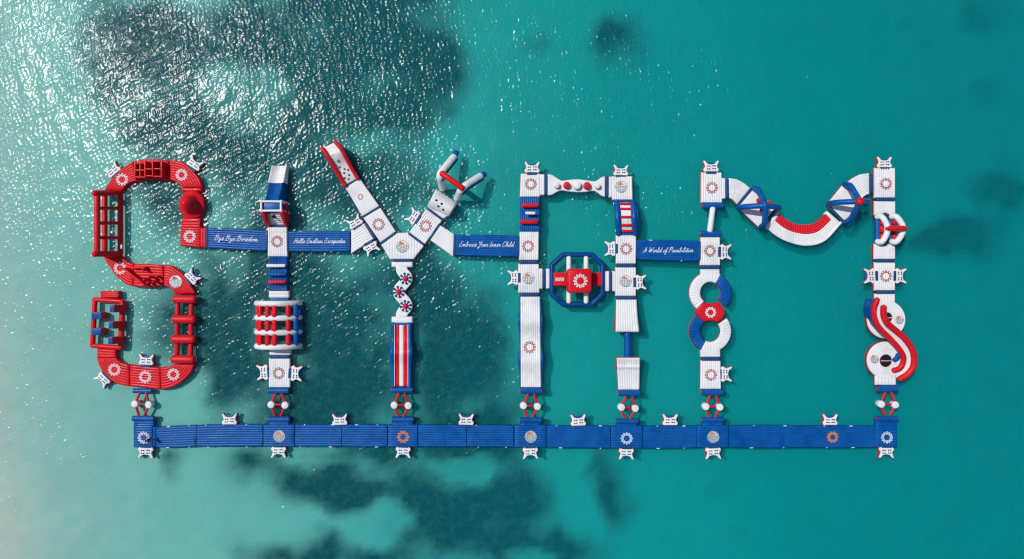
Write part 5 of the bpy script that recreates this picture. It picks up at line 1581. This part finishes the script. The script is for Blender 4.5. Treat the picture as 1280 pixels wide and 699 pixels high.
# ------------------------------------------------------------------ people
def person(lab, joints, radii, edges, mats, split, px, py, z, rz, hair, head_i, group=None, tilt=0.0):
    """one continuous skinned body; split(co) picks the material index"""
    me = bpy.data.meshes.new('person')
    me.from_pydata(joints, edges, [])
    ob = bpy.data.objects.new('person', me); COL.objects.link(ob)
    md = ob.modifiers.new('skin', 'SKIN')
    md.use_smooth_shade = True
    for i, r in enumerate(radii):
        me.skin_vertices[0].data[i].radius = (r, r)
        me.skin_vertices[0].data[i].use_root = (i == 0)
    sb = ob.modifiers.new('sub', 'SUBSURF'); sb.levels = 2; sb.render_levels = 2
    dg = bpy.context.evaluated_depsgraph_get()
    me2 = bpy.data.meshes.new_from_object(ob.evaluated_get(dg))
    ob.modifiers.clear()
    ob.data = me2
    me2.materials.clear()
    for m_ in mats:
        me2.materials.append(M[m_])
    for p in me2.polygons:
        p.use_smooth = True
        p.material_index = split(p.center)
    ob.location = W(px, py, z) if z else W(px, py, 0.5)
    ob.rotation_euler = (tilt, 0, rz)
    ob['label'] = lab; ob['category'] = 'person'
    h = Vector(joints[head_i])
    vv, ff = [], []
    for i in range(7):
        ph = PI * 0.62 * i / 6
        for k in range(14):
            a = 2 * PI * k / 14
            vv.append((h.x + 0.128 * math.sin(ph) * math.cos(a), h.y - 0.03 + 0.135 * math.sin(ph) * math.sin(a), h.z + 0.03 + 0.135 * math.cos(ph)))
    ff = [(i * 14 + k, i * 14 + (k + 1) % 14, (i + 1) * 14 + (k + 1) % 14, (i + 1) * 14 + k) for i in range(6) for k in range(14)]
    link('hair', vv, ff, hair, ob)
    return ob
def body(pose):
    """joints for a figure facing +y; pose moves hands, elbows, knees and feet"""
    J, R, Ed = [], [], []
    def a(p, r, par=None):
        J.append(tuple(p)); R.append(r)
        if par is not None:
            Ed.append((par, len(J) - 1))
        return len(J) - 1
    pel = a((0, 0, .95), .145)
    wa = a(pose.get('waist', (0, 0, 1.12)), .13, pel)
    ch = a(pose.get('chest', (0, 0, 1.33)), .155, wa)
    nk = a(pose.get('neck', (0, .01, 1.50)), .062, ch)
    jaw = a(pose.get('jaw', (0, .03, 1.59)), .082, nk)
    hd = a(pose.get('head', (0, .02, 1.70)), .105, jaw)
    for s, k in ((-1, 'l'), (1, 'r')):
        sh = a(tuple(np.array(J[ch]) + (s * .19, 0, .09)), .07, ch)
        el = a(pose[k + 'elbow'], .048, sh)
        wr_ = a(pose[k + 'wrist'], .034, el)
        d = np.array(pose[k + 'wrist']) - np.array(pose[k + 'elbow']); d = d / np.linalg.norm(d)
        palm = a(tuple(np.array(J[wr_]) + d * .07), .036, wr_)
        side = np.cross(d, (0, 0, 1.0)); side = side / (np.linalg.norm(side) + 1e-6) if np.linalg.norm(side) > .1 else np.array((1.0, 0, 0))
        for q, ln_ in ((-1.5, .075), (-.5, .09), (.5, .085), (1.5, .065)):
            f1 = a(tuple(np.array(J[palm]) + d * .045 + side * .021 * q), .0095, palm)
            a(tuple(np.array(J[f1]) + d * ln_ * .6 + np.array((0, 0, -.015))), .008, f1)
        a(tuple(np.array(J[wr_]) + d * .06 + side * .06 * s), .0105, wr_)
        hp = a((s * .10, 0, .88), .10, pel)
        kn = a(pose[k + 'knee'], .066, hp)
        an = a(pose[k + 'ankle'], .042, kn)
        a(tuple(np.array(J[an]) + np.array(pose.get(k + 'toe', (0, .17, -.06)))), .036, an)
    return J, R, Ed, hd
pw = dict(lelbow=(-.30, -.08, 1.16), lwrist=(-.30, .12, 1.02), relbow=(.30, .06, 1.18), rwrist=(.26, .28, 1.14),
          lknee=(-.12, .16, .50), lankle=(-.12, .10, .08), rknee=(.12, .02, .48), rankle=(.12, -.28, .10))
J, R, Ed, hd = body(pw)
person('person in a maroon top walking across the left corner of the blue walkway', J, R, Ed, ['skin', 'cloth_maroon', 'cloth_black'],
       lambda c: 1 if (c.z > 1.0 and c.z < 1.47 and abs(c.x) < .27) else (2 if .55 < c.z <= 1.0 and abs(c.x) < .24 else 0), 191.8, 547.4, 0.5, math.radians(-80), 'hair_dark', hd)
pc_ = dict(waist=(0, .10, 1.10), chest=(0, .30, 1.26), neck=(0, .46, 1.34), jaw=(0, .55, 1.40), head=(0, .62, 1.49),
           lelbow=(-.42, .55, 1.10), lwrist=(-.55, .78, 1.12), relbow=(.40, .58, 1.12), rwrist=(.42, .85, 1.18),
           lknee=(-.38, .22, .68), lankle=(-.50, -.12, .42), rknee=(.26, -.18, .62), rankle=(.46, -.55, .38))
J, R, Ed, hd = body(pc_)
person('person dressed in black climbing up the white ramp of the slide tower', J, R, Ed, ['skin', 'cloth_black'],
       lambda c: 1 if (c.z < 1.36 and not (abs(c.x) > .44 and c.y > .6)) else 0, 345.8, 272.6, 0.72, math.radians(12), 'hair', hd)
